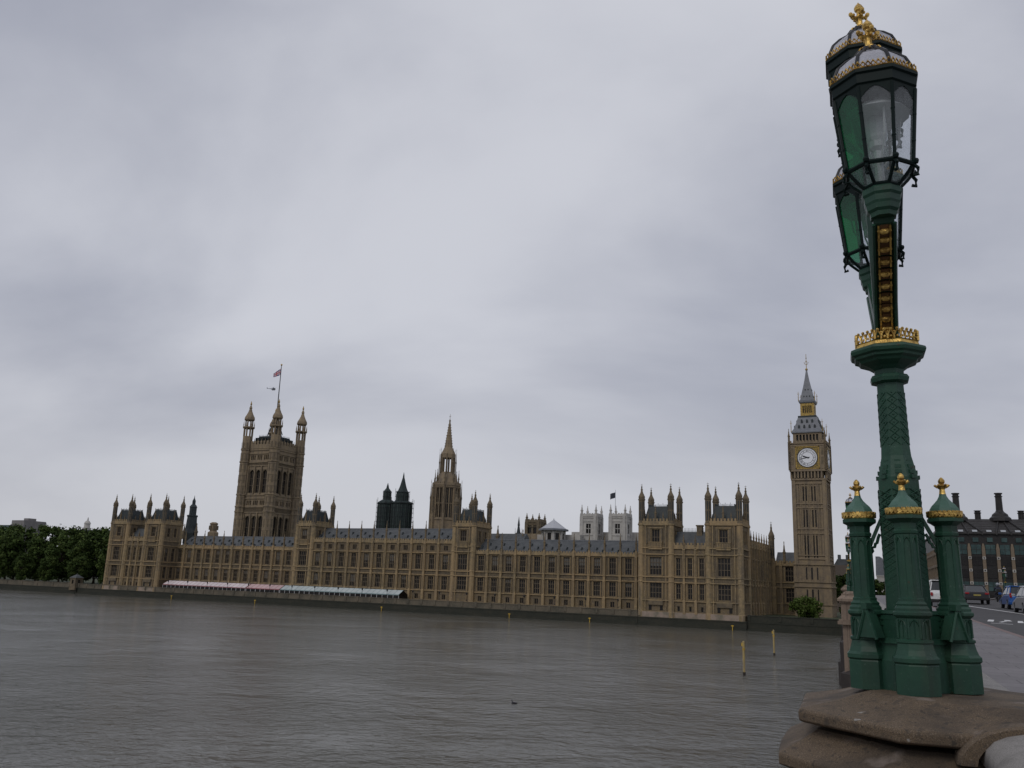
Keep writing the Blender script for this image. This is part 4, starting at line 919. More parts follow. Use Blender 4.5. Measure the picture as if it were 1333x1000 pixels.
for s in (-1, 1): a.tube([(-1.6, s * .9, -1.5), (1.8, s * .9, -1.5), (2.2, s * .9, -1.3)], .07, 6); a.tube([(-.8, s * .9, -1.5), (-.7, s * .5, -.8)], .05, 5); a.tube([(1, s * .9, -1.5), (.9, s * .5, -.8)], .05, 5)
a.build('skid', black, H)
a = MB(); a.T = Matrix.Translation((1.3, 0, .1)) @ Matrix.Rotation(pi / 2, 4, 'Y'); a.lathe(0, 0, [(.98, -.5), (.93, .4), (.6, 1.0), (.2, 1.2)], 12); a.build('windscreen', glassd, H, smooth=True)

# ------------------------------------------------------------------ trees
def make_tree(name, H, rad, seed, mats, nclump=60, per=46, low=.22, leaf=.55, par=None):
    rnd = random.Random(seed)
    tr = MB(); tr.tube([(0, 0, -.5), (.1, .05, H * .2), (-.1, .1, H * .45), (0, 0, H * .75)], .028 * H, 8, r1=.006 * H)
    cl = MB(); cents = []
    for i in range(nclump):
        zz = low + (1 - low) * rnd.random() ** .8; prof = math.sqrt(max(0.02, 1 - ((zz - .58) / .46) ** 2)) if zz > .58 else .65 + .35 * (zz - low) / (.58 - low)
        an = rnd.random() * 2 * pi; r_ = rad * prof * (rnd.random() ** .45) * (.85 + .25 * rnd.random())
        cents.append((r_ * cos(an), r_ * sin(an), zz * H, rad * (.20 + .16 * rnd.random())))
    for i, (x, y, z, cr) in enumerate(cents):
        if i % 4 == 0: tr.tube([(0, 0, max(H * .15, z * .55)), (x * .5, y * .5, z * .8), (x * .9, y * .9, z)], .009 * H, 5, r1=.003 * H)
        mi = rnd.choice((0, 0, 1, 1, 2))
        for j in range(per):
            d = Vector((rnd.gauss(0, 1), rnd.gauss(0, 1), rnd.gauss(0, .75))); d.normalize()
            q = Vector((x, y, z)) + d * cr * (.45 + .6 * rnd.random())
            n_ = (d + Vector((rnd.gauss(0, .5), rnd.gauss(0, .5), rnd.gauss(0, .5) + .3))).normalized()
            u = n_.orthogonal().normalized(); v = n_.cross(u); an = rnd.random() * 6.28
            u, v = u * cos(an) + v * sin(an), v * cos(an) - u * sin(an); s = leaf * (.6 + .8 * rnd.random())
            cl.add([q - u * s, q - v * s * .7, q + u * s, q + v * s * .7], [(0, 1, 2, 3)], mi if rnd.random() < .8 else rnd.choice((0, 1, 2)))
    t = bpy.data.objects.new(name, None); COL.objects.link(t)
    tr.build('trunk', bark, t); cl.build('crown', mats, t)
    return t
PT = [make_tree('plane_tree', 24, 8.5, s, leafs[:3], nclump=85, per=60, low=.1, leaf=.62) for s in (1, 2, 3)]
spots = [(-9, 22, 1.0), (-17, 15, .72), (-27, 26, 1.06), (-38, 17, .82), (-46, 30, 1.08), (-57, 19, .9), (-66, 33, 1.08), (-76, 20, .86), (-86, 32, 1.12), (-97, 18, .95), (-108, 30, 1.13), (-120, 20, 1.0), (-132, 32, 1.1), (-146, 22, 1.0), (-30, 9, .5), (-52, 9, .48), (-71, 9, .52), (-90, 9, .5), (-160, 34, 1.05)]
for i, (u, v, s) in enumerate(spots):
    M = MP @ Tr(u, v, 4, i * 1.7, s)
    o = PT[i] if i < 3 else copy_tree(PT[i % 3])
    o.matrix_world = M
    tag(o, 'dark leafy plane tree in the dense row of riverside trees left of the palace' if s > .6 else 'low dark tree at the front of the riverside wood left of the palace', 'tree', 'plane trees left of the palace' if s > .6 else 'low trees by the left river wall')
BU = make_tree('willow_bush', 5.6, 4.4, 11, [leafs[2], leafs[3], leafs[3]], nclump=60, per=60, low=.08, leaf=.32)
BU.matrix_world = MP @ Tr(294.2, 13, 4.2); tag(BU, 'bright yellow green rounded bush below the clock tower', 'bush')
NT = make_tree('street_tree', 14, 5.2, 21, leafs[:3], nclump=60, per=50, low=.1, leaf=.5)
for i, (u, v, s) in enumerate(((301, 62, .95), (299, 92, 1.1), (304, 110, 1.0), (309, 128, .9), (313, 140, .9))):
    o = NT if i == 0 else copy_tree(NT); o.matrix_world = MP @ Tr(u, v, 4, i * 2.1, s)
    tag(o, 'dark green street tree behind the bridge end right of the clock tower', 'tree', 'street trees right of the clock tower')
# BRIDGE ------------------------------------------------------------------ the bridge: deck, road, pavements
def zp(s):
    """pavement height along the gently humped bridge"""
    z = EYE - 1.65 + 0.019 * s
    if s > 80: z -= 0.000222 * (s - 80) ** 2
    return max(z, 4.3)
SS = [-40 + 4 * k for k in range(0, 105)]
def strip(name, t0, t1, dz, m, kind='structure', s0=-40, s1=376, tf=None):
    a = MB(); ss = [s for s in SS if s0 <= s <= s1]
    for p, q in zip(ss[:-1], ss[1:]):
        f = tf or (lambda s: (t0, t1)); (a0, a1), (b0, b1) = f(p), f(q)
        a.quad((a0, p, zp(p) + dz), (a1, p, zp(p) + dz), (b1, q, zp(q) + dz), (b0, q, zp(q) + dz))
    o = a.build(name, m); o.matrix_world = MBR; tag(o, kind=kind); return o
strip('road', 5.2, 20.0, -0.12, asphalt)
strip('pavement', 1.05, 5.0, 0.0, paving)
strip('pavement', 20.2, 23.6, 0.0, paving)
def kerb(t0, t1):
    a = MB()
    for p, q in zip(SS[:-1], SS[1:]):
        z0, z1 = zp(p), zp(q)
        vs = [(t0, p, z0 + .003), (t1, p, z0 + .003), (t1, q, z1 + .003), (t0, q, z1 + .003), (t0, p, z0 - .3), (t1, p, z0 - .3), (t1, q, z1 - .3), (t0, q, z1 - .3)]
        a.add(vs, [(0, 1, 2, 3), (0, 3, 7, 4), (1, 5, 6, 2)])
    o = a.build('kerb', kerbm); o.matrix_world = MBR; tag(o, kind='structure')
kerb(5.0, 5.2); kerb(20.0, 20.2)
strip('road_marking', 0, 0, -0.116, linered, s0=-20, s1=120, tf=lambda s: (5.24, 5.36))
def lt(s):
    k = [(-40, 11.0), (50, 9.9), (60, 9.55), (74, 8.3), (96, 7.6), (130, 7.4), (330, 7.4)]
    for (a_, b_), (c_, d_) in zip(k[:-1], k[1:]):
        if a_ <= s <= c_: c = b_ + (d_ - b_) * (s - a_) / (c_ - a_); return (c - .11, c + .11)
strip('road_marking', 0, 0, -0.116, linew, s0=-20, s1=200, tf=lt)
a = MB()
def mark(pts):
    a.add([(t, s, zp(s) - .115) for t, s in pts], [tuple(range(len(pts)))])
for q in ([(6.0, 46.4), (6.25, 46.4), (6.6, 48.6), (6.35, 48.6)], [(6.4, 46.0), (6.55, 46.0), (6.95, 47.2), (6.75, 47.2)], [(6.9, 47.6), (7.2, 47.6), (7.3, 49.0), (7.05, 49.0)], [(7.2, 46.2), (7.45, 46.2), (7.75, 48.4), (7.55, 48.4)], [(7.6, 45.2), (8.0, 45.2), (7.8, 46.6), (7.55, 46.6)], [(5.9, 44.6), (6.7, 44.2), (6.75, 44.45), (5.95, 44.8)]): mark(q)
o = a.build('road_marking', linew); o.matrix_world = MBR; tag(o, kind='structure')

# bridge body with arches, parapets, pedestals and piers
PIERS = [6.0, 46.0, 86.0, 124.0, 162.0, 200.0, 238.0]
BR = empty('stone_bridge', MBR, 'broad stone bridge carrying the road to the clock tower, with parapets and pedestals', 'bridge')
a = MB()
ends = [-28] + PIERS + [288]
for p, q in zip(ends[:-1], ends[1:]):
    n = 14; c = (p + q) / 2; hwid = (q - p) / 2 - 1.3
    st = [p] + [c - hwid + 2 * hwid * i / n for i in range(n + 1)] + [q]
    def under(s):
        x = (s - c) / hwid
        return -2.0 if abs(x) > 1.0001 else 1.5 + (zp(c) - 1.2 - 1.5) * math.sqrt(max(0, 1 - x * x))
    for s0, s1 in zip(st[:-1], st[1:]):
        if abs((s0 + s1) / 2 - c) > hwid: u0 = u1 = -2.0
        else: u0, u1 = under(s0), under(s1)
        for t in (.75, 23.9):
            a.quad((t, s0, u0), (t, s1, u1), (t, s1, zp(s1) - .02), (t, s0, zp(s0) - .02))
        a.quad((.75, s0, u0), (23.9, s0, u0), (23.9, s1, u1), (.75, s1, u1))
a.build('arch_span', pinkst, BR)
def parapet(t0, t1, h=0.98):
    a = MB()
    for p, q in zip(SS[:-1], SS[1:]):
        for k in range(2):
            s0 = p + (q - p) * k / 2; s1 = p + (q - p) * (k + 1) / 2; z0, z1 = zp(s0), zp(s1)
            def bx(ta, tb, ha, hb, sa=s0, sb=s1):
                za, zb = zp(sa), zp(sb)
                vs = [(ta, sa, za + ha), (tb, sa, za + ha), (tb, sb, zb + ha), (ta, sb, zb + ha), (ta, sa, za + hb), (tb, sa, za + hb), (tb, sb, zb + hb), (ta, sb, zb + hb)]
                a.add(vs, [(0, 3, 2, 1), (4, 5, 6, 7), (0, 1, 5, 4), (1, 2, 6, 5), (2, 3, 7, 6), (3, 0, 4, 7)])
            bx(t0 + .08, t1 - .08, -.5, .22)
            for j in range(4): bx(t0 + .14, t1 - .14, .22, h - .16, s0 + (s1 - s0) * (j * .25 + .05), s0 + (s1 - s0) * (j * .25 + .17))
    a.build('balustrade', copingm, BR)
    a = MB(); n = 10
    for p, q in zip(SS[:-1], SS[1:]):
        for s0, s1 in ((p, q),):
            vs = []
            for s in (s0, s1):
                for k in range(n + 1):
                    an = pi * k / n; vs.append(((t0 + t1) / 2 - (t1 - t0) / 2 * cos(an), s, zp(s) + h - .16 + .16 * sin(an) ** .7 if 0 < k < n else zp(s) + h - .16))
            a.add(vs, [(k, k + 1, k + n + 2, k + n + 1) for k in range(n)] + [(n, 0, n + 1, 2 * n + 1)])
    return a.build('coping', copingm, BR, smooth=True)
parapet(.58, 1.10, .955); parapet(23.55, 24.05, .9)
def rounded(poly, prof, cx, cy):
    """stack of scaled outlines: prof = (inset, z)"""
    a = MB(); n = len(poly); vs = []
    for ins, z in prof:
        for x, y in poly:
            d = math.hypot(x - cx, y - cy); f = (d - ins) / d; vs.append((cx + (x - cx) * f, cy + (y - cy) * f, z))
    fs = []
    for i in range(len(prof) - 1):
        for k in range(n): fs.append((i * n + k, i * n + (k + 1) % n, (i + 1) * n + (k + 1) % n, (i + 1) * n + k))
    fs.append(tuple((len(prof) - 1) * n + k for k in range(n)))
    a.add(vs, fs); return a
def subdiv(poly, m=6):
    out = []
    for (x0, y0), (x1, y1) in zip(poly, poly[1:] + poly[:1]):
        for k in range(m): out.append((x0 + (x1 - x0) * k / m, y0 + (y1 - y0) * k / m))
    return out
# the near plinth (two weathered courses) carrying the lamp
NP = [(-.285, 5.55), (-.285, 6.45), (.12, 6.98), (1.0, 6.98), (1.46, 6.5), (1.46, 5.6), (1.05, 5.03), (.22, 5.03)]
NP = subdiv(NP[::-1])
zpl = EYE - .53
pl = rounded(NP, [(.34, zpl - .215), (.10, zpl - .182), (.035, zpl - .180), (.010, zpl - .172), (.002, zpl - .164), (.0, zpl - .125), (.004, zpl - .112), (.014, zpl - .104), (.03, zpl - .100), (.25, zpl - .058), (.42, zpl - .008), (.50, zpl - .001), (.6, zpl)], .45, 6.0)
import mathutils
def jitter(o, amt, sc):
    for v in o.data.vertices: v.co += mathutils.noise.noise_vector(v.co * sc) * amt
    b = o.modifiers.new('bevel', 'BEVEL'); b.width = .004; b.segments = 2; b.limit_method = 'ANGLE'; b.angle_limit = R(25)
o = pl.build('plinth', granite, BR); jitter(o, .0015, 9.0); o['label'] = 'weathered brown granite plinth under the lamp'
pl = rounded(NP, [(.12, -2), (.12, zpl - 1.2), (.12, zpl - .52), (-.02, zpl - .44), (-.115, zpl - .405), (-.128, zpl - .398), (-.13, zpl - .355), (-.124, zpl - .342), (-.112, zpl - .334), (.02, zpl - .272), (.12, zpl - .215), (.4, zpl - .21)], .45, 6.0)
o = pl.build('plinth_base', granite, BR); jitter(o, .0015, 9.0)
c = MB(); n = 14
for i_, (sa, sb) in enumerate(((4.98, 5.14),)):
    for k in range(n):
        def q(kk, r_, s_): an = pi * kk / n; return (.84 - r_ * 1.15 * cos(an), s_, zp(5) + .785 + r_ * .62 * sin(an))
        for ra, s0_, rb, s1_ in ((.25, 4.97, .31, 4.97), (.31, 4.97, .325, 5.0), (.325, 5.0, .325, 5.14)): c.quad(q(k, ra, s0_), q(k + 1, ra, s0_), q(k + 1, rb, s1_), q(k, rb, s1_))
c.build('coping_collar', granite, BR, smooth=True)
# pedestals at the further piers
def pedestal(s, tc=.42):
    z = zp(s); m = 1 if tc < 10 else -1
    a = MB()
    oc = lambda r, c=tc: [(c + r * math.cos(pi / 8 + k * pi / 4) * 1.08, s + r * math.sin(pi / 8 + k * pi / 4) * 1.08) for k in range(8)]
    z -= .4
    for r, z0, z1 in ((.62, -2, z - .12), (.84, z - .12, z + .02), (.78, z + .02, z + .10), (.66, z + .10, z + .86), (.74, z + .86, z + .94), (.82, z + .94, z + 1.06)): a.slab(oc(r), z0, z1)
    a.slab(oc(.82), z + 1.06, z + 1.22, top=oc(.62)); a.slab(oc(.62), z + 1.22, z + 1.30); a.slab(oc(.56), z + 1.30, z + 1.42, top=oc(.44))
    o = a.build('pedestal', pinkst, BR)
    a = MB()
    for tt, z1, w_ in ((-.5, z - 3.2, 1.2), (-.2, z - 2.0, 1.0), (-1.1, 3.2, 1.6)): a.slab([(tc + m * (tt - .1), s - w_), (tc + m * .9, s - w_), (tc + m * .9, s + w_), (tc + m * (tt - .1), s + w_), (tc + m * (tt - .6), s)][::m], -2, z1 - .35); a.slab([(tc + m * (tt - .1), s - w_), (tc + m * .9, s - w_), (tc + m * .9, s + w_), (tc + m * (tt - .1), s + w_), (tc + m * (tt - .6), s)][::m], z1 - .35, z1, top=[(tc + m * (tt + .2), s - w_), (tc + m * .9, s - w_), (tc + m * .9, s + w_), (tc + m * (tt + .2), s + w_), (tc + m * (tt - .1), s)][::m])
    a.build('cutwater', darkst, BR)
    return z + 1.42
ptop = {s: pedestal(s) for s in PIERS[1:]}
for s in (162.0, 200.0): ptop[-s] = pedestal(s, 24.0)

# ------------------------------------------------------------------ the triple lantern lamp
def lamp_materials():
    d = {}
    def glass(name, col, refl, tr):
        m = bpy.data.materials.new(name); m.use_nodes = True; t = m.node_tree; t.nodes.clear(); L = t.links.new
        out = t.nodes.new('ShaderNodeOutputMaterial'); tb = t.nodes.new('ShaderNodeBsdfTransparent'); tb.inputs[0].default_value = (*tr, 1)
        df = t.nodes.new('ShaderNodeBsdfTranslucent'); df.inputs[0].default_value = (*col, 1)
        d2 = t.nodes.new('ShaderNodeBsdfDiffuse'); d2.inputs[0].default_value = (*col, 1)
        gl = t.nodes.new('ShaderNodeBsdfGlossy'); gl.inputs['Roughness'].default_value = .12
        nz = t.nodes.new('ShaderNodeTexNoise'); nz.inputs['Scale'].default_value = 120; g = t.nodes.new('ShaderNodeNewGeometry'); L(g.outputs['Position'], nz.inputs['Vector'])
        nz2 = t.nodes.new('ShaderNodeTexNoise'); nz2.inputs['Scale'].default_value = 7; L(g.outputs['Position'], nz2.inputs['Vector'])
        mr = t.nodes.new('ShaderNodeMapRange'); mr.inputs['From Min'].default_value = .35; mr.inputs['From Max'].default_value = .65; mr.inputs['To Min'].default_value = refl - .12; mr.inputs['To Max'].default_value = refl + .12
        ad = t.nodes.new('ShaderNodeMath'); ad.operation = 'ADD'; hv = t.nodes.new('ShaderNodeMath'); hv.operation = 'MULTIPLY'; hv.inputs[1].default_value = .5
        L(nz.outputs['Fac'], ad.inputs[0]); L(nz2.outputs['Fac'], ad.inputs[1]); L(ad.outputs[0], hv.inputs[0]); L(hv.outputs[0], mr.inputs['Value'])
        m1 = t.nodes.new('ShaderNodeMixShader'); m1.inputs[0].default_value = .5; L(df.outputs[0], m1.inputs[1]); L(d2.outputs[0], m1.inputs[2])
        m2 = t.nodes.new('ShaderNodeMixShader'); L(mr.outputs[0], m2.inputs[0]); L(tb.outputs[0], m2.inputs[1]); L(m1.outputs[0], m2.inputs[2])
        m3 = t.nodes.new('ShaderNodeMixShader'); m3.inputs[0].default_value = .05; L(m2.outputs[0], m3.inputs[1]); L(gl.outputs[0], m3.inputs[2]); L(m3.outputs[0], out.inputs[0])
        return m
    d['clear'] = glass('clear lantern glass', (.68, .73, .76), .25, (.92, .94, .96))
    d['green'] = glass('green lantern glass', (.04, .30, .14), .36, (.09, .44, .22))
    d['roof'] = glass('pale lantern roof glass', (.78, .79, .86), .86, (.8, .8, .84))
    return d
LM = lamp_materials()
amber = mat('dark gilt recess', (.11, .055, .02), .6)

def lantern(root, x, y, z, frame_mt):
    """octagonal tapering lantern; z = height of the pillar cap's underside"""
    N = 8; rot = pi / 8
    def P(r, k, zz): an = rot + k * pi / 4; return (r * cos(an), r * sin(an), zz)
    M = Tr(x, y, z)
    f = MB()
    z0, z1, zt = .255, .725, .83      # glass bottom, glass top, frieze top
    r0, r1, rf = .196, .245, .256
    f.tube([P(r0, k, z0) for k in range(N)], .014, 6, closed=True)
    f.tube([P(.10, k, .15) for k in range(N)], .014, 6, closed=True)
    for k in range(N):
        f.tube([P(r0, k, z0), P(r1, k, z1)], .0115, 6)
        f.tube([P(r0, k, z0), P(.165, k, .215), P(.122, k, .17), P(.10, k, .15)], .011, 6)
        f.tube([P(r0 * 1.02, k, z0 - .01), P(r0 * 1.12, k, z0 - .035), P(r0 * 1.10, k, z0 - .075), P(r0 * .98, k, z0 - .07)], .011, 5)
        f.ball(P(r0 * 1.07, k, z0 + .012), .020, 6, 4)
        # pointed heads of the panes
        n = 8; a0, a1 = Vector(P(r1, k, z1)), Vector(P(r1, k + 1, z1)); dn = (Vector(P(r0, k, z0)) - Vector(P(r1, k, z1)));  dn2 = (Vector(P(r0, k + 1, z0)) - Vector(P(r1, k + 1, z1)))
        for i in range(n):
            def pt(q, dep):
                b = a0.lerp(a1, q); dd = dn.lerp(dn2, q); return b + dd * dep
            def arc(q): return .17 * abs(2 * q - 1) ** 1.6
            qa, qb = i / n, (i + 1) / n
            f.add([pt(qa, 0), pt(qb, 0), pt(qb, arc(qb) + .01), pt(qa, arc(qa) + .01)], [(0, 1, 2, 3)])
        for s_ in (.3, .65): f.ball(Vector(P(r0, k, z0)).lerp(Vector(P(r1, k, z1)), s_) * 1.0, .0145, 5, 4)
    f.lathe(0, 0, [(r1 * .99, z1 - .005), (r1 * 1.0, z1 + .01), (rf, z1 + .02), (rf, zt - .03), (rf * 1.05, zt - .02), (rf * 1.05, zt), (rf * .8, zt + .001)], 8)
    o = f.build('lantern', frame_mt, root, M)
    for k in range(N):
        an = rot + (k + .5) * pi / 4
        g = MB(); g.quad(P(r0 * .985, k, z0), P(r0 * .985, k + 1, z0), P(r1 * .975, k + 1, z1), P(r1 * .975, k, z1))
        side = cos(an)           # outward direction across the bridge
        o2 = g.build('pane', LM['green'] if side < -.35 else LM['clear'], o)
        if side < -.35: o2['label'] = 'green glass pane'
    g = MB(); g.lathe(0, 0, [(.095, .152), (.118, .172), (.16, .217), (.19, .253)], 8); g.f = g.f[:-2]; g.m = g.m[:-2]; g.build('bottom_glass', LM['clear'], o)
    # roof dome with ribs
    g = MB(); prof = [(rf * .93, zt + .002), (rf * .90, zt + .06), (rf * .80, zt + .12), (rf * .60, zt + .17), (rf * .38, zt + .205), (rf * .26, zt + .25)]
    g.lathe(0, 0, prof, 8, rot); g.build('lantern_roof', LM['roof'], o, smooth=False)
    g = MB()
    for k in range(N): g.tube([P(r * 1.01, k, zz) for r, zz in prof], .012, 6)
    g.lathe(0, 0, [(rf * .48, zt + .192), (rf * .37, zt + .208), (rf * .27, zt + .25), (rf * .2, zt + .275)], 8); g.build('roof_rib', black, o)
    # gilt cresting
    g = MB(); rc = rf * 1.02
    for k in range(N):
        a0, a1 = Vector(P(rc, k, zt)), Vector(P(rc, k + 1, zt))
        n = 7
        g.tube([a0 + Vector((0, 0, .006)), a1 + Vector((0, 0, .006))], .007, 4)
        ex = (a1 - a0).normalized()
        for i in range(n):
            c = a0.lerp(a1, (i + .5) / n) + Vector((0, 0, .026))
            g.tube([c + ex * .0125 * cos(j * pi / 3) + Vector((0, 0, .0145 * sin(j * pi / 3))) for j in range(6)], .0048, 4, closed=True)
            g.ball(tuple(c + Vector((0, 0, .020))), .006, 5, 3)
    g.build('cresting', gilt, o)
    # finial: collar, slim stem, leafy cross arms, bud
    g = MB(); zf = zt + .268
    g.lathe(0, 0, [(.058, zf - .012), (.056, zf + .004), (.036, zf + .012), (.022, zf + .028), (.020, zf + .075), (.030, zf + .088), (.030, zf + .10), (.018, zf + .112), (.017, zf + .138), (.028, zf + .150), (.033, zf + .168), (.022, zf + .190), (.010, zf + .203), (.003, zf + .215)], 8)
    for k in range(4):
        an = k * pi / 2 + .35; ca, sa = cos(an), sin(an)
        g.tube([(.018 * ca, .018 * sa, zf + .088), (.042 * ca, .042 * sa, zf + .096), (.058 * ca, .058 * sa, zf + .112)], .011, 6, r1=.014)
        g.ball((.060 * ca, .060 * sa, zf + .118), .016, 6, 4); g.ball((.047 * ca, .047 * sa, zf + .086), .011, 6, 4)
        for s_ in (-1, 1): g.ball((.046 * ca - s_ * .016 * sa, .046 * sa + s_ * .016 * ca, zf + .104), .0115, 6, 4)
    for k in range(8): an = k * pi / 4; g.tube([(.05 * cos(an), .05 * sin(an), zf - .006), (.074 * cos(an), .074 * sin(an), zf - .016), (.088 * cos(an), .088 * sin(an), zf - .036)], .006, 4)
    g.build('finial', gilt, o)
    # burner inside
    g = MB(); g.lathe(0, 0, [(.03, .15), (.025, .40), (.05, .42), (.05, .46)], 8); g.lathe(0, 0, [(.05, .46), (.06, .48), (.065, .56), (.045, .62), (.02, .64)], 10); g.lathe(0, 0, [(.20, .62), (.13, .68), (.05, .71)], 12)
    for k in range(4): an = k * pi / 2 + .3; g.tube([(.03 * cos(an), .03 * sin(an), .3), (.13 * cos(an), .13 * sin(an), .45), (.15 * cos(an), .15 * sin(an), .63)], .007, 4)
    g.build('burner', mat('pale burner enamel', (.45, .46, .46), .5) if 'pale burner enamel' not in bpy.data.materials else bpy.data.materials['pale burner enamel'], o)
    return o

def make_lamp():
    L = bpy.data.objects.new('bridge_lamp', None); COL.objects.link(L)
    Zl = lambda z: z + .53
    # ---- corner colonettes
    colo = []
    for i, (cx, cy) in enumerate(((0, -.27), (-.245, 0), (.245, 0), (0, .27))):
        c = MB(); r = .124
        prof = [(r, 0), (r, .16), (r * .97, .168), (r * 1.07, .178), (r * 1.07, .20), (r * .95, .215), (r * .86, .245), (r * .80, .28), (r * .86, .285), (r * .86, .298), (r * .74, .305),
                (r * .74, .42), (r * .84, .43), (r * .90, .438), (r * .90, .452), (r * .80, .462), (r * .80, .475), (r * .70, .49), (r * .72, .50), (r * .60, .515), (r * .60, .53),
                (r * .545, .535), (r * .50, .90), (r * .56, .905), (r * .58, .92), (r * .51, .93), (r * .53, .965), (r * .70, .98), (r * .85, .99), (r * .85, 1.008), (r * .74, 1.014), (r * .66, 1.02)]
        c.lathe(0, 0, prof, 8)
        for k in range(8):     # flutes on the shaft and little arcades on the drum
            c.T = Matrix.Rotation(k * pi / 4 + pi / 8, 4, 'Z'); c.box(r * .46, r * .535, -.008, .008, .55, .895)
            c.T = Matrix.Rotation(k * pi / 4, 4, 'Z'); ap = r * .74 * cos(pi / 8)
            for s_ in (-1, 1): c.box(ap - .004, ap + .006, s_ * .031 - .005, s_ * .031 + .005, .31, .415)
            c.tube([(ap + .003, -.028, .375), (ap + .003, -.016, .40), (ap + .003, 0, .413), (ap + .003, .016, .40), (ap + .003, .028, .375)], .004, 4)
            c.tube([(ap + .003, 0, .413), (ap + .003, 0, .31)], .003, 4)
            ap = r * .515 * cos(pi / 8); c.tube([(ap + .002, -.020, .85), (ap + .002, -.011, .872), (ap + .002, 0, .882), (ap + .002, .011, .872), (ap + .002, .020, .85)], .0045, 4)
        c.T = None
        o = c.build('colonette', green, L, Tr(cx, cy, 0), bevel=0); colo.append(o)
        d = MB(); d.lathe(0, 0, [(r * .72, 1.035), (r * .73, 1.05), (r * .68, 1.07), (r * .57, 1.09), (r * .42, 1.108), (r * .28, 1.127), (r * .19, 1.147), (r * .145, 1.168)], 8); d.build('dome', greend, o)
        d = MB(); d.lathe(0, 0, [(r * .76, 1.012), (r * .80, 1.018), (r * .80, 1.026), (r * .72, 1.034)], 8)
        n = 24
        for k in range(n):
            an = 2 * pi * k / n; rr = r * .765
            d.T = Matrix.Rotation(an, 4, 'Z') @ Matrix.Translation((rr, 0, 1.036)) @ Matrix.Rotation(R(38), 4, 'X'); d.box(-.007, .007, -.010, .010, -.014, .016)
            d.T = Matrix.Rotation(an + pi / n, 4, 'Z'); d.ball((rr + .003, 0, 1.048), .0072, 5, 3)
        d.T = None; d.build('gilt_band', gilt, o)
        d = MB(); zf = 1.16
        d.lathe(0, 0, [(.021, zf), (.019, zf + .006), (.016, zf + .03), (.024, zf + .036), (.030, zf + .05), (.022, zf + .058), (.014, zf + .062), (.020, zf + .074), (.020, zf + .084), (.013, zf + .095), (.004, zf + .104)], 8)
        for k in range(6): an = k * pi / 3; d.tube([(.022 * cos(an), .022 * sin(an), zf + .042), (.036 * cos(an), .036 * sin(an), zf + .052), (.041 * cos(an), .041 * sin(an), zf + .058)], .008, 5)
        d.build('finial', gilt, o)
    # ---- central base with gables and slatted links
    b = MB(); b.lathe(0, 0, [(.21, 0), (.21, .17), (.19, .22), (.17, .30), (.16, .42), (.15, .46)], 8)
    for k in range(4):
        b.T = Matrix.Rotation(k * pi / 2 + pi / 4, 4, 'Z')
        b.box(.06, .17, -.13, .13, 0, .27); b.frust(.06, .185, -.14, .14, .27, .30, .01)
        for z in (.30, .335, .37, .405): b.box(.05, .150, -.12, .12, z, z + .024); b.box(.05, .142, -.115, .115, z + .024, z + .035)
        b.frust(.05, .155, -.125, .125, .44, .46, .01)
    for k in range(2):
        for s_ in (-1, 1):   # gabled sloping hoods on the inner front of the side colonettes
            b.T = Matrix.Translation((s_ * .165, -.04 + k * .08, 0)) @ Matrix.Rotation(s_ * R(40) + (pi * k), 4, 'Z')
            b.prism([(-.062, .30), (.062, .30), (.0, .47)], -.13, -.05); b.tube([(-.068, -.132, .29), (0, -.132, .478)], .010, 5); b.tube([(.068, -.132, .29), (0, -.132, .478)], .010, 5); b.box(-.02, .02, -.145, -.09, .465, .50)
    b.T = None; b.build('base', green, L)
    # ---- central shaft
    c = MB(); W_ = .134
    c.lathe(0, 0, [(W_ * 1.05, .40), (W_, .5), (W_ * .93, Zl(.70)), (W_ * .93, Zl(.735)), (W_ * .90, Zl(.745)), (W_ * .76, Zl(.83)), (.093, Zl(.87)), (.089, Zl(.93)), (.084, Zl(1.34)), (.118, Zl(1.352)), (.124, Zl(1.375)), (.112, Zl(1.395)), (.092, Zl(1.402)), (.094, Zl(1.43)), (.125, Zl(1.452)), (.180, Zl(1.475)), (.190, Zl(1.49)), (.214, Zl(1.50)), (.218, Zl(1.515)), (.236, Zl(1.525)), (.243, Zl(1.545)), (.238, Zl(1.56)), (.205, Zl(1.575))], 8)
    # diaper relief
    for k in range(8):
        c.T = Matrix.Rotation(k * pi / 4, 4, 'Z')
        z = Zl(.94)
        while z < Zl(1.27):
            ap = (.089 - .005 * (z - Zl(.93)) / .4) * cos(pi / 8) + .001
            c.tube([(ap, -.028, z), (ap, 0, z + .024), (ap, .028, z + .048)], .003, 4); c.tube([(ap, .028, z), (ap, 0, z + .024), (ap, -.028, z + .048)], .003, 4); c.ball((ap, 0, z + .048), .006, 5, 3); z += .048
        z = .55
        while z < Zl(.64):
            ap = W_ * .965 * cos(pi / 8) + .001; c.tube([(ap, -.042, z), (ap, 0, z + .02), (ap, .042, z + .04)], .003, 4); c.tube([(ap, .042, z), (ap, 0, z + .02), (ap, -.042, z + .04)], .003, 4); c.ball((ap - .004, 0, z), .009, 5, 3); c.ball((ap - .004, .025, z + .02), .006, 5, 3); c.ball((ap - .004, -.025, z + .02), .006, 5, 3); z += .04
        for j in range(4): c.box(W_ * .70, W_ * .945 - j * .011, -.018, .018, Zl(.725) + j * .032, Zl(.748) + j * .032)
    c.T = None; c.build('shaft', green, L)
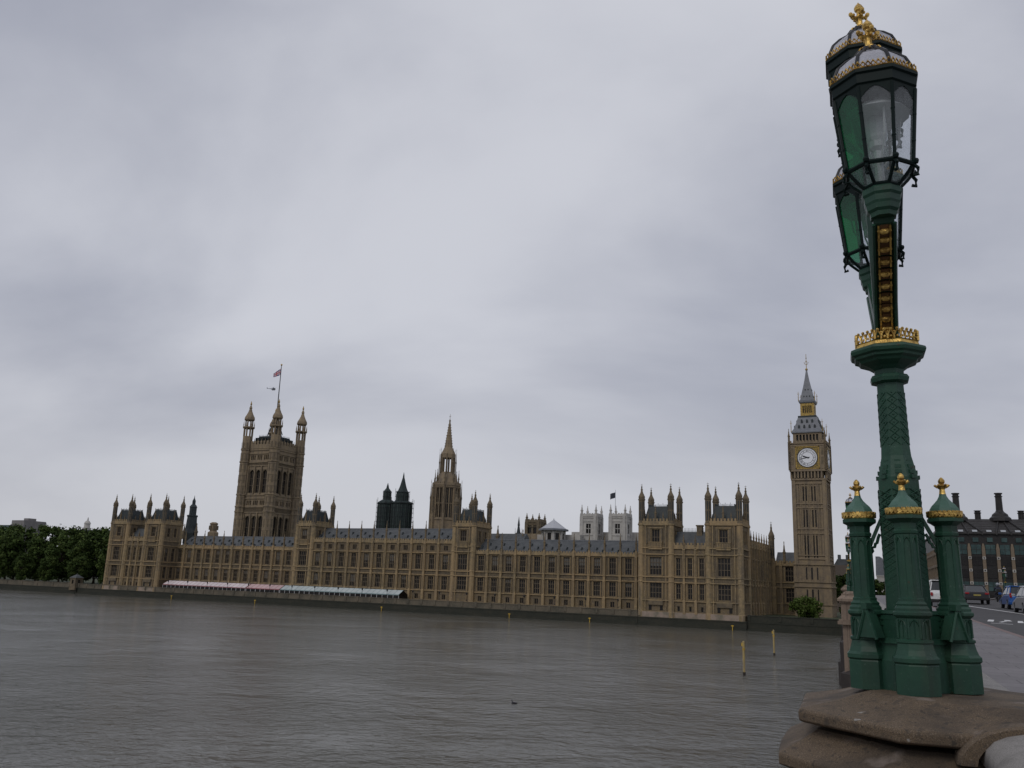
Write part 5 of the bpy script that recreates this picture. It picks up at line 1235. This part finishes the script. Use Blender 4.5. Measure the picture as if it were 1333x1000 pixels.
    # flying braces from the colonettes to the shaft
    for i, (cx, cy) in enumerate(((0, -1), (-1, 0), (1, 0), (0, 1))):
        b = MB(); b.T = Matrix.Rotation(math.atan2(cy, cx), 4, 'Z')
        b.prism([(.12, .98), (.12, 1.03), (.20, .86), (.20, .80)], -.018, .018)
        b.tube([(.20, 0, .81), (.188, 0, .80), (.178, 0, .815), (.182, 0, .835), (.165, 0, .84), (.160, 0, .86), (.150, 0, .865), (.140, 0, .90), (.13, 0, .92)], .010, 5); b.T = None
        b.build('brace', green, L)
    # gilt crown on the capital
    g = MB(); rc = .198; zc = Zl(1.568)
    g.lathe(0, 0, [(rc, zc), (rc * 1.02, zc + .008), (rc * .99, zc + .028), (rc * 1.02, zc + .034), (rc * .95, zc + .036)], 8)
    for k in range(8):
        an = pi / 8 + k * pi / 4; a0 = Vector((rc * cos(an), rc * sin(an), zc + .034)); an += pi / 4; a1 = Vector((rc * cos(an), rc * sin(an), zc + .034)); ex = (a1 - a0).normalized()
        g.tube([a0, a0 + Vector((0, 0, .06))], .008, 5); n = 4
        for i in range(n):
            c_ = a0.lerp(a1, (i + .5) / n); w_ = (a1 - a0).length / n / 2
            g.tube([c_ - ex * w_, c_ - ex * w_ + Vector((0, 0, .018)), c_ - ex * w_ * .55 + Vector((0, 0, .042)), c_ + Vector((0, 0, .054)), c_ + ex * w_ * .55 + Vector((0, 0, .042)), c_ + ex * w_ + Vector((0, 0, .018)), c_ + ex * w_], .0055, 5)
            g.ball(tuple(c_ + Vector((0, 0, .062))), .011, 6, 4); g.ball(tuple(c_ + ex * w_ + Vector((0, 0, .046))), .008, 5, 3)
            g.ball(tuple(c_ + Vector((0, 0, .016))), .009, 5, 3)
    g.build('crown', gilt, L)
    # central pillar and arms
    c = MB(); c.lathe(0, 0, [(.105, Zl(1.57)), (.10, Zl(1.63)), (.068, Zl(1.68)), (.062, Zl(2.78)), (.075, Zl(2.80)), (.075, Zl(2.83)), (.095, Zl(2.86)), (.125, Zl(2.89)), (.13, Zl(2.94)), (.11, Zl(2.97)), (.10, Zl(2.99))], 8); c.build('pillar', green, L)
    for sg in (-1, 1):
        pts = [(.05, 1.62), (.09, 1.73), (.20, 1.86), (.38, 1.99), (.55, 2.12), (.66, 2.21), (.70, 2.27)]
        c = MB(); w_ = .058
        for s_, th in ((0, 0),):
            vs = []
            for i, (r_, z_) in enumerate(pts):
                t_ = .075
                for x, y in ((-w_, t_ / 2), (w_, t_ / 2), (w_, -t_ / 2), (-w_, -t_ / 2)):
                    vs.append((x, sg * (r_ + (y if i < len(pts) - 1 else y)), Zl(z_ + (-y if i < len(pts) - 1 else 0))))
            fs = []
            for i in range(len(pts) - 1):
                for k in range(4): fs.append((i * 4 + k, i * 4 + (k + 1) % 4, i * 4 + 4 + (k + 1) % 4, i * 4 + 4 + k))
            c.add(vs, fs)
        for x in (-w_, w_): c.tube([(x, sg * (r_ + .045), Zl(z_ - .045)) for r_, z_ in pts[:-1]], .013, 6)
        # scroll beneath / behind the arm
        c.tube([(0, sg * .12, Zl(1.95)), (0, sg * .28, Zl(2.05)), (0, sg * .42, Zl(2.02)), (0, sg * .48, Zl(2.08)), (0, sg * .36, Zl(2.2)), (0, sg * .16, Zl(2.3)), (0, sg * .05, Zl(2.5))], .016, 6)
        c.lathe(0, sg * .70, [(.075, Zl(2.20)), (.08, Zl(2.225)), (.095, Zl(2.24)), (.10, Zl(2.27)), (.106, Zl(2.285)), (.108, Zl(2.32)), (.118, Zl(2.335)), (.118, Zl(2.365)), (.10, Zl(2.385)), (.09, Zl(2.39))], 8)
        o = c.build('arm', green, L)
        g = MB()
        for i in range(12):      # gilt bosses along the outside of the arm
            q = (i + .4) / 12.2 * (len(pts) - 2); j = int(q); f_ = q - j
            r_ = pts[j][0] + (pts[j + 1][0] - pts[j][0]) * f_; z_ = pts[j][1] + (pts[j + 1][1] - pts[j][1]) * f_
            ya, za = sg * (r_ + .052), Zl(z_ - .05)
            g.T = Matrix.Translation((0, ya, za)) @ Matrix.Rotation(-sg * R(45), 4, 'X')
            g.lathe(0, 0, [(.015, -.016), (.027, -.011), (.029, .0), (.027, .011), (.015, .016)], 8, m=0)
            for s_ in (-1, 1): g.ball((s_ * .030, 0, 0), .012, 6, 4, m=0); g.box(s_ * .032 - .005, s_ * .032 + .005, -.012, .012, -.034, .034, 0)
            q_ = (-.004, .03) if sg < 0 else (-.03, .004); g.box(-.024, .024, q_[0], q_[1], -.034, .034, 1)
        g.T = None; g.build('gilt_ornament', [gilt, amber], o)
    lantern(L, 0, -.70, Zl(2.235), darkgreen); lantern(L, 0, .70, Zl(2.235), darkgreen); lantern(L, 0, 0, Zl(2.85), darkgreen)
    return L
LAMP = make_lamp()
LAMP.matrix_world = MBR @ Tr(.365, 6.0, zpl) @ Matrix.Rotation(R(-1.1), 4, 'Y')
tag(LAMP, 'big near green and gold bridge lamp with three glazed lanterns and four domed colonettes', 'street lamp', 'green lamps on the bridge')
for i, (s, t, la) in enumerate(((46, .42, 'green bridge lamp on the first pink pedestal behind the big near lamp'), (86, .42, 'small far green bridge lamp half hidden behind the near colonette'),
                               (162, 24.0, 'tiny green and gold bridge lamp across the road in front of the dark office building'))):
    c = copy_tree(LAMP); c.matrix_world = MBR @ Tr(t, s, ptop[s if t < 10 else -s]); tag(c, la, 'street lamp', 'green lamps on the bridge')

# ------------------------------------------------------------------ dark office building with bronze roof and chimneys
OB = empty('office_building', MBR @ Tr(33.4, 372, 4), 'dark bronze roofed office building with stone piers and tall black chimneys at the bridge end', 'building')
bronze = mat('dark bronze cladding', (.018, .017, .017), .5, noise=[(.8, (.03, .027, .026), .4, .7, .8)])
pier_m = mat('banded pier stone', (.20, .155, .11), .9, noise=[(1, (.19, .15, .115), .4, .7, .8)])
teal = mat('teal tinted glass', (.022, .05, .05), .2, noise=[(.25, (.05, .095, .095), .45, .6, .8)])
DEP, LEN = 60.0, 66.0
a = MB(); a.box(.3, LEN, .3, DEP, 0, 31.5); a.build('wall', bronze, OB)
NPIER = 14; pitch = 4.75
for k in range(NPIER):
    x = 1.2 + k * pitch
    a = MB(); a.box(x - .55, x + .55, -.35, .28, 0, 26.2); a.frust(x - .55, x + .55, -.35, .28, 26.2, 28, .3, iy=.1); a.build('pier', pier_m, OB)
    for z in (13.5, 18.2, 22.7): a = MB(); a.box(x - .55, x + .55, -.5, -.352, z - .5, z + .5, 0); a.box(x - .25, x + .25, -.54, -.499, z - .25, z + .25, 1); a.build('node_block', [palest, bronze], OB)
    for z0, z1, mt in ((24.1, 27.6, teal), (20.0, 23.2, glassd), (15.4, 18.6, glassd), (10.8, 14.0, teal), (6.0, 9.4, glassd)):
        a = MB(); a.box(x + .75, x + pitch - .75, .12, .26, z0, z1, 0); a.box(x + pitch / 2 - .06, x + pitch / 2 + .06, .04, .118, z0, z1, 1); a.box(x + .75, x + pitch - .75, .06, .118, (z0 + z1) / 2 - .05, (z0 + z1) / 2 + .05, 1); a.build('window', [mt, bronze], OB)
for k in range(8):          # flank facing the street
    y = 2 + k * 6.2
    a = MB(); a.box(-.3, .28, y - .5, y + .5, 0, 26); a.build('pier', pier_m, OB)
a = MB()
for z in (10, 14.6, 19.2, 23.8): a.box(-.25, .29, .5, DEP - 6, z, z + .9)
a.build('sill_band', pier_m, OB)
a = MB(); a.box(-.4, LEN, -.5, DEP, 31.5, 32.0); a.add([(-.2, -.3, 32), (LEN, -.3, 32), (LEN, 9, 37.8), (6, 9, 37.8), (6, DEP - 9, 37.8), (-.2, DEP, 32), (LEN, DEP - 9, 37.8)], [(0, 1, 2, 3), (0, 3, 4, 5), (3, 2, 6, 4)])
for z_, y_ in ((32.6, .6), (33.6, 2.2), (34.6, 3.9), (35.6, 5.5), (36.6, 7.1)): a.box(0, LEN, y_, y_ + .12, z_ - .2, z_ + .12)
a.build('roof', mat('ribbed bronze roof', (.03, .028, .028), .6, noise=[(.7, (.045, .042, .042), .4, .7, .8)]), OB)
CHX = [8.5, 23.3, 38.1, 52.9]
a = MB()
for k in range(NPIER):
    x = 1.2 + k * pitch; c = min(CHX, key=lambda q: abs(q - x))
    p0, p1 = Vector((x, -.35, 31.2)), Vector((c + (x - c) * .25, 8.6, 37.9)); a.tube([p0, p0 + Vector((0, .1, 1.0)), p1], .38, 6)
a.build('roof_duct', bronze, OB)
for k in range(NPIER):
    x = 1.2 + (k + .5) * pitch
    a = MB(); a.prism([(x - .95, 28.6), (x + .95, 28.6), (x + .95, 30.2), (x - .95, 30.2)], -.1, .28); a.build('attic_window', teal, OB)
    a = MB(); a.add([(x - .85, -.12, 32.35), (x + .85, -.12, 32.35), (x + .85, .9, 33.1), (x - .85, .9, 33.1)], [(0, 1, 2, 3)]); a.build('rooflight', mat('pale rooflight', (.36, .38, .40), .4) if 'pale rooflight' not in bpy.data.materials else bpy.data.materials['pale rooflight'], OB)
for x in CHX:
    a = MB(); a.lathe(x, 9.5, [(4.0, 37.0), (3.7, 38.2), (2.9, 38.9), (2.7, 39.6), (1.5, 40.6), (1.25, 41.2), (1.15, 46.2), (1.4, 46.3), (1.4, 46.6), (1.1, 46.7), (1.1, 47.3), (1.45, 47.4), (1.45, 47.8)], 12); a.build('chimney', bronze, OB)
    for dxx in (7.4,):
        a = MB(); a.lathe(x + dxx, 11, [(1.1, 37.2), (1.05, 40.0), (1.3, 40.1), (1.3, 40.4), (1.0, 40.5), (1.0, 40.9), (1.3, 41.0), (1.3, 41.2)], 12); a.build('vent_stack', bronze, OB)

# ------------------------------------------------------------------ vehicles and people on the bridge
def paint(name, c, metal=.3): return mat(name, c, .28, metal, .5)
tyre = mat('tyre rubber', (.012, .012, .013), .8); rim = mat('alloy rim', (.32, .32, .33), .35, .8); cglass = mat('car glass', (.015, .018, .02), .08, spec=.8)
redl = mat('red lamp lens', (.26, .012, .016), .25); platey = mat('yellow number plate', (.30, .25, .07), .5); bump = mat('dark plastic trim', (.015, .015, .016), .6)
def car(label, name, cat, s, t, body_m, Lc, Wc, Hc, style, turn=0):
    t0 = empty(name, MBR @ Tr(t, s, zp(s) - .12, turn), label, cat, 'vehicles on the bridge')
    hl = Lc / 2; hwid = Wc / 2; belt = Hc * .60
    # y forward (away from the viewer), rear at -hl
    if style == 'saloon': side = [(-hl, .42), (-hl + .03, .85), (-hl + .12, belt + .06), (-hl + .75, belt + .10), (hl * .45, belt + .02), (hl - .2, belt - .16), (hl, .6), (hl - .05, .30), (-hl + .1, .28)]; gh = [(-hl + .62, belt + .06), (-hl + 1.45, Hc - .06), (-hl + 1.9, Hc), (.35, Hc - .01), (1.25, belt + .02)]
    elif style == 'taxi': side = [(-hl, .45), (-hl + .05, .9), (-hl + .28, belt + .05), (hl * .40, belt + .05), (hl - .35, belt - .05), (hl, .75), (hl - .03, .32), (-hl + .1, .30)]; gh = [(-hl + .25, belt + .02), (-hl + .62, Hc - .15), (-hl + .9, Hc), (.35, Hc), (.95, belt + .03)]
    else: side = [(-hl, .42), (-hl + .02, .80), (-hl + .10, belt + .06), (hl * .35, belt + .02), (hl - .3, belt - .2), (hl, .6), (hl - .05, .3), (-hl + .1, .28)]; gh = [(-hl + .08, belt + .03), (-hl + .42, Hc - .10), (-hl + .75, Hc), (.15, Hc - .01), (1.05, belt + .02)]
    def loft(poly, w0, inset, zlo, zhi, mt, nm, par, M=None):
        """side outline with tumblehome and rounded plan corners"""
        a = MB(); n = len(poly); secs = [(-1, .10), (-.93, .03), (-.6, 0), (.6, 0), (.93, .03), (1, .10)]; vs = []
        cy = sum(p[0] for p in poly) / n
        for u, sh in secs:
            for y, z in poly:
                k = (z - zlo) / (zhi - zlo); w_ = w0 - inset * max(0, k)
                vs.append((u * w_, y - sh * (1 if y > cy else -1) * 1.6, z - (sh * .6 if z > (zlo + zhi) / 2 else 0)))
        fs = []
        for i in range(len(secs) - 1):
            for k in range(n): fs.append((i * n + k, (i + 1) * n + k, (i + 1) * n + (k + 1) % n, i * n + (k + 1) % n))
        fs += [tuple(range(n)), tuple((len(secs) - 1) * n + k for k in range(n - 1, -1, -1))]
        a.add(vs, fs); return a.build(nm, mt, par, M, bevel=.03)
    loft(side, hwid, .05, .3, belt, body_m, 'body', t0)
    loft(gh, hwid - .07, .16, belt, Hc, cglass, 'window', t0)
    a = MB(); ys = gh[1][0] - .02, gh[3][0]; rw = hwid - .25
    a.box(-rw, rw, ys[0] + .1, ys[1], Hc - .05, Hc + .012)
    for sx in (-1, 1):
        for (ya, za_), (yb, zb_) in ((gh[0], gh[1]), (gh[1], gh[2]), (gh[4], gh[3])): a.tube([(sx * (hwid - .10), ya, za_), (sx * (hwid - .24), yb, zb_)], .045, 6)
        a.tube([(sx * (hwid - .09), (ys[0] + ys[1]) / 2 - .1, belt), (sx * (hwid - .235), (ys[0] + ys[1]) / 2, Hc - .03)], .04, 6); a.tube([(sx * (hwid - .235), gh[1][0], Hc - .07), (sx * (hwid - .235), gh[3][0], Hc - .03)], .04, 6)
    a.build('roof', body_m, t0, bevel=.02)
    rr = .32
    for sx in (-1, 1):
        for y in (-hl + .75, hl - .8):
            w_ = MB(); w_.T = Matrix.Rotation(pi / 2, 4, 'Y'); w_.lathe(0, 0, [(rr * .7, -.1), (rr, -.09), (rr, .09), (rr * .7, .1)], 20)
            wo = w_.build('wheel', tyre, t0, Tr(sx * (hwid - .10), y, rr)); w_ = MB(); w_.T = Matrix.Rotation(pi / 2, 4, 'Y'); w_.lathe(0, 0, [(rr * .66, -.108), (rr * .5, -.112), (rr * .5, .112), (rr * .66, .108)], 12); w_.build('rim', rim, wo)
        a = MB(); a.box(sx * (hwid - .22) - .15, sx * (hwid - .22) + .15, -hl - .02, -hl + .25, belt - .14, belt - .0) if style == 'saloon' else a.box(sx * (hwid - .15) - .07, sx * (hwid - .15) + .07, -hl - .03, -hl + .2, .72 if style == 'taxi' else belt - .16, .95 if style == 'taxi' else belt + .14)
        a.build('tail_light', redl, t0, bevel=.03)
        a = MB(); a.box(sx * (hwid + .09) - .1, sx * (hwid + .09) + .1, .62, .74, belt + .02, belt + .17); a.build('wing_mirror', body_m, t0, bevel=.03)
    a = MB(); a.box(-hwid + .05, hwid - .05, -hl - .05, -hl + .2, .30, .52); a.build('bumper', bump if style != 'hatch' else body_m, t0, bevel=.04)
    a = MB(); a.box(-.26, .26, -hl - .035, -hl + .05, belt - .26 if style == 'saloon' else .56, belt - .14 if style == 'saloon' else .68); a.build('number_plate', platey, t0)
    if style == 'taxi': a = MB(); a.box(-.25, .25, -.1, .12, Hc, Hc + .1); a.build('roof_sign', bump, t0, bevel=.03)
    return t0
car('white taxi driving away, partly hidden behind the right green colonette', 'taxi', 'taxi', 68, 6.1, paint('white car paint', (.55, .55, .55), 0), 4.55, 1.78, 1.76, 'taxi')
car('black saloon car seen from behind on the bridge road', 'saloon_car', 'car', 82, 9.75, paint('black car paint', (.012, .011, .014), 0), 4.8, 1.84, 1.46, 'saloon')
car('blue hatchback car just left of the silver car', 'hatchback_car', 'car', 70, 11.05, paint('blue car paint', (.02, .085, .28)), 4.1, 1.75, 1.52, 'hatch')
car('silver grey car cut by the right edge of the picture', 'hatchback_car', 'car', 61, 10.5, paint('silver car paint', (.36, .37, .39), .6), 4.3, 1.80, 1.58, 'hatch')

def person(name, M, label, joints, edges, radii, mt, cat='person'):
    me = bpy.data.meshes.new(name); me.from_pydata(joints, edges, []); me.materials.append(mt)
    o = bpy.data.objects.new(name, me); COL.objects.link(o)
    sk = o.modifiers.new('skin', 'SKIN'); 
    for i, v in enumerate(me.skin_vertices[0].data if me.skin_vertices else []): v.radius = (radii[i], radii[i])
    if not me.skin_vertices:
        bm = bmesh.new(); bm.from_mesh(me); lay = bm.verts.layers.skin.verify()
        bm.verts.ensure_lookup_table()
        for i, v in enumerate(bm.verts): v[lay].radius = (radii[i], radii[i]); v[lay].use_root = (i == 0)
        bm.to_mesh(me); bm.free()
    ss = o.modifiers.new('sub', 'SUBSURF'); ss.levels = ss.render_levels = 1
    o.matrix_world = M
    if label: tag(o, label, cat)
    return o
skin_m = mat('skin', (.35, .22, .16), .6); dark_cl = mat('dark trousers', (.02, .02, .028), .9); red_cl = mat('red jacket cloth', (.42, .02, .03), .9); hairm = mat('dark hair', (.02, .015, .01), .8)
J = [(0, 0, .95), (0, 0, 1.15), (0, 0, 1.40), (0, 0, 1.52), (0, .02, 1.66), (-.18, 0, 1.38), (-.24, -.04, 1.12), (-.22, .05, .90), (.18, 0, 1.38), (.24, .05, 1.12), (.22, .14, .92), (-.09, .02, .88), (-.10, .12, .48), (-.10, .05, .06), (-.10, .18, .04), (.09, -.02, .88), (.10, -.06, .48), (.10, -.24, .10), (.10, -.12, .04)]
Eg = [(0, 1), (1, 2), (2, 3), (3, 4), (2, 5), (5, 6), (6, 7), (2, 8), (8, 9), (9, 10), (0, 11), (11, 12), (12, 13), (13, 14), (0, 15), (15, 16), (16, 17), (17, 18)]
Ra = [.14, .14, .15, .06, .105, .07, .05, .04, .07, .05, .04, .09, .065, .05, .04, .09, .065, .05, .04]
def jacketed(M, label, J, jm, tilt=0):
    p = person('person', M, label, J, Eg, Ra, dark_cl)
    jk = person('jacket', Matrix.Identity(4), None, [J[i] for i in (0, 1, 2, 5, 6, 7, 8, 9, 10)], [(0, 1), (1, 2), (2, 3), (3, 4), (4, 5), (2, 6), (6, 7), (7, 8)], [.18, .175, .18, .095, .072, .055, .095, .072, .055], jm); jk.parent = p; jk.matrix_local = Matrix.Identity(4)
    h = MB(); h.lathe(J[4][0], J[4][1], [(.02, J[4][2] - .13), (.08, J[4][2] - .10), (.105, J[4][2]), (.09, J[4][2] + .09), (.03, J[4][2] + .13)], 10); ho = h.build('head', skin_m, p, smooth=True)
    h = MB(); h.lathe(J[4][0], J[4][1] - .015, [(.112, J[4][2] - .04), (.116, J[4][2] + .03), (.10, J[4][2] + .10), (.03, J[4][2] + .145)], 10); h.build('hair', hairm, p, smooth=True)
    return p
jacketed(MBR @ Tr(4.1, 98, zp(98)), 'person in a bright red jacket walking on the pavement, seen between the green posts', J, red_cl)
# motorbike with rider
s_, t_ = 96, 13.55
MBK = empty('motorbike', MBR @ Tr(t_, s_, zp(s_) - .12), 'dark motorbike ridden away on the bridge right of the black saloon', 'motorbike')
for y in (-.7, .75):
    a = MB(); a.T = Matrix.Rotation(pi / 2, 4, 'Y'); a.lathe(0, 0, [(.2, -.06), (.31, -.05), (.31, .05), (.2, .06)], 18); a.build('wheel', tyre, MBK, Tr(0, y, .31))
a = MB(); a.tube([(0, -.75, .35), (0, -.3, .55), (0, .35, .5), (0, .7, .35)], .07, 6); a.lathe(0, .2, [(.08, .65), (.17, .75), (.16, .9), (.06, .97)], 8); a.box(-.14, .14, -.75, .05, .72, .82); a.tube([(0, .5, .95), (0, .72, .35)], .05, 6); a.tube([(-.35, .38, 1.02), (0, .5, 1.0), (.35, .38, 1.02)], .025, 6); a.build('body', bump, MBK, bevel=.02)
a = MB(); a.box(-.08, .08, -.82, -.74, .72, .82); a.build('tail_light', redl, MBK)
a = MB(); a.box(-.24, .24, -.92, -.5, .86, 1.2); a.build('top_box', bump, MBK, bevel=.04)
J2 = [(0, -.25, .88), (0, -.2, 1.08), (0, -.08, 1.34), (0, -.03, 1.46), (0, 0, 1.60), (-.19, -.06, 1.32), (-.27, .14, 1.14), (-.28, .36, 1.05), (.19, -.06, 1.32), (.27, .14, 1.14), (.28, .36, 1.05), (-.13, -.15, .86), (-.24, .2, .72), (-.22, .0, .32), (-.22, .14, .28), (.13, -.15, .86), (.24, .2, .72), (.22, 0, .32), (.22, .14, .28)]
rider = jacketed(MBR @ Tr(t_, s_, zp(s_) - .12), 'motorbike rider in dark clothes and a pale helmet', J2, mat('navy jacket cloth', (.025, .03, .05), .9))
h = MB(); h.ball((0, 0, 1.62), .155, 12, 8); h.build('helmet', mat('pale helmet', (.25, .27, .30), .3), rider, smooth=True)
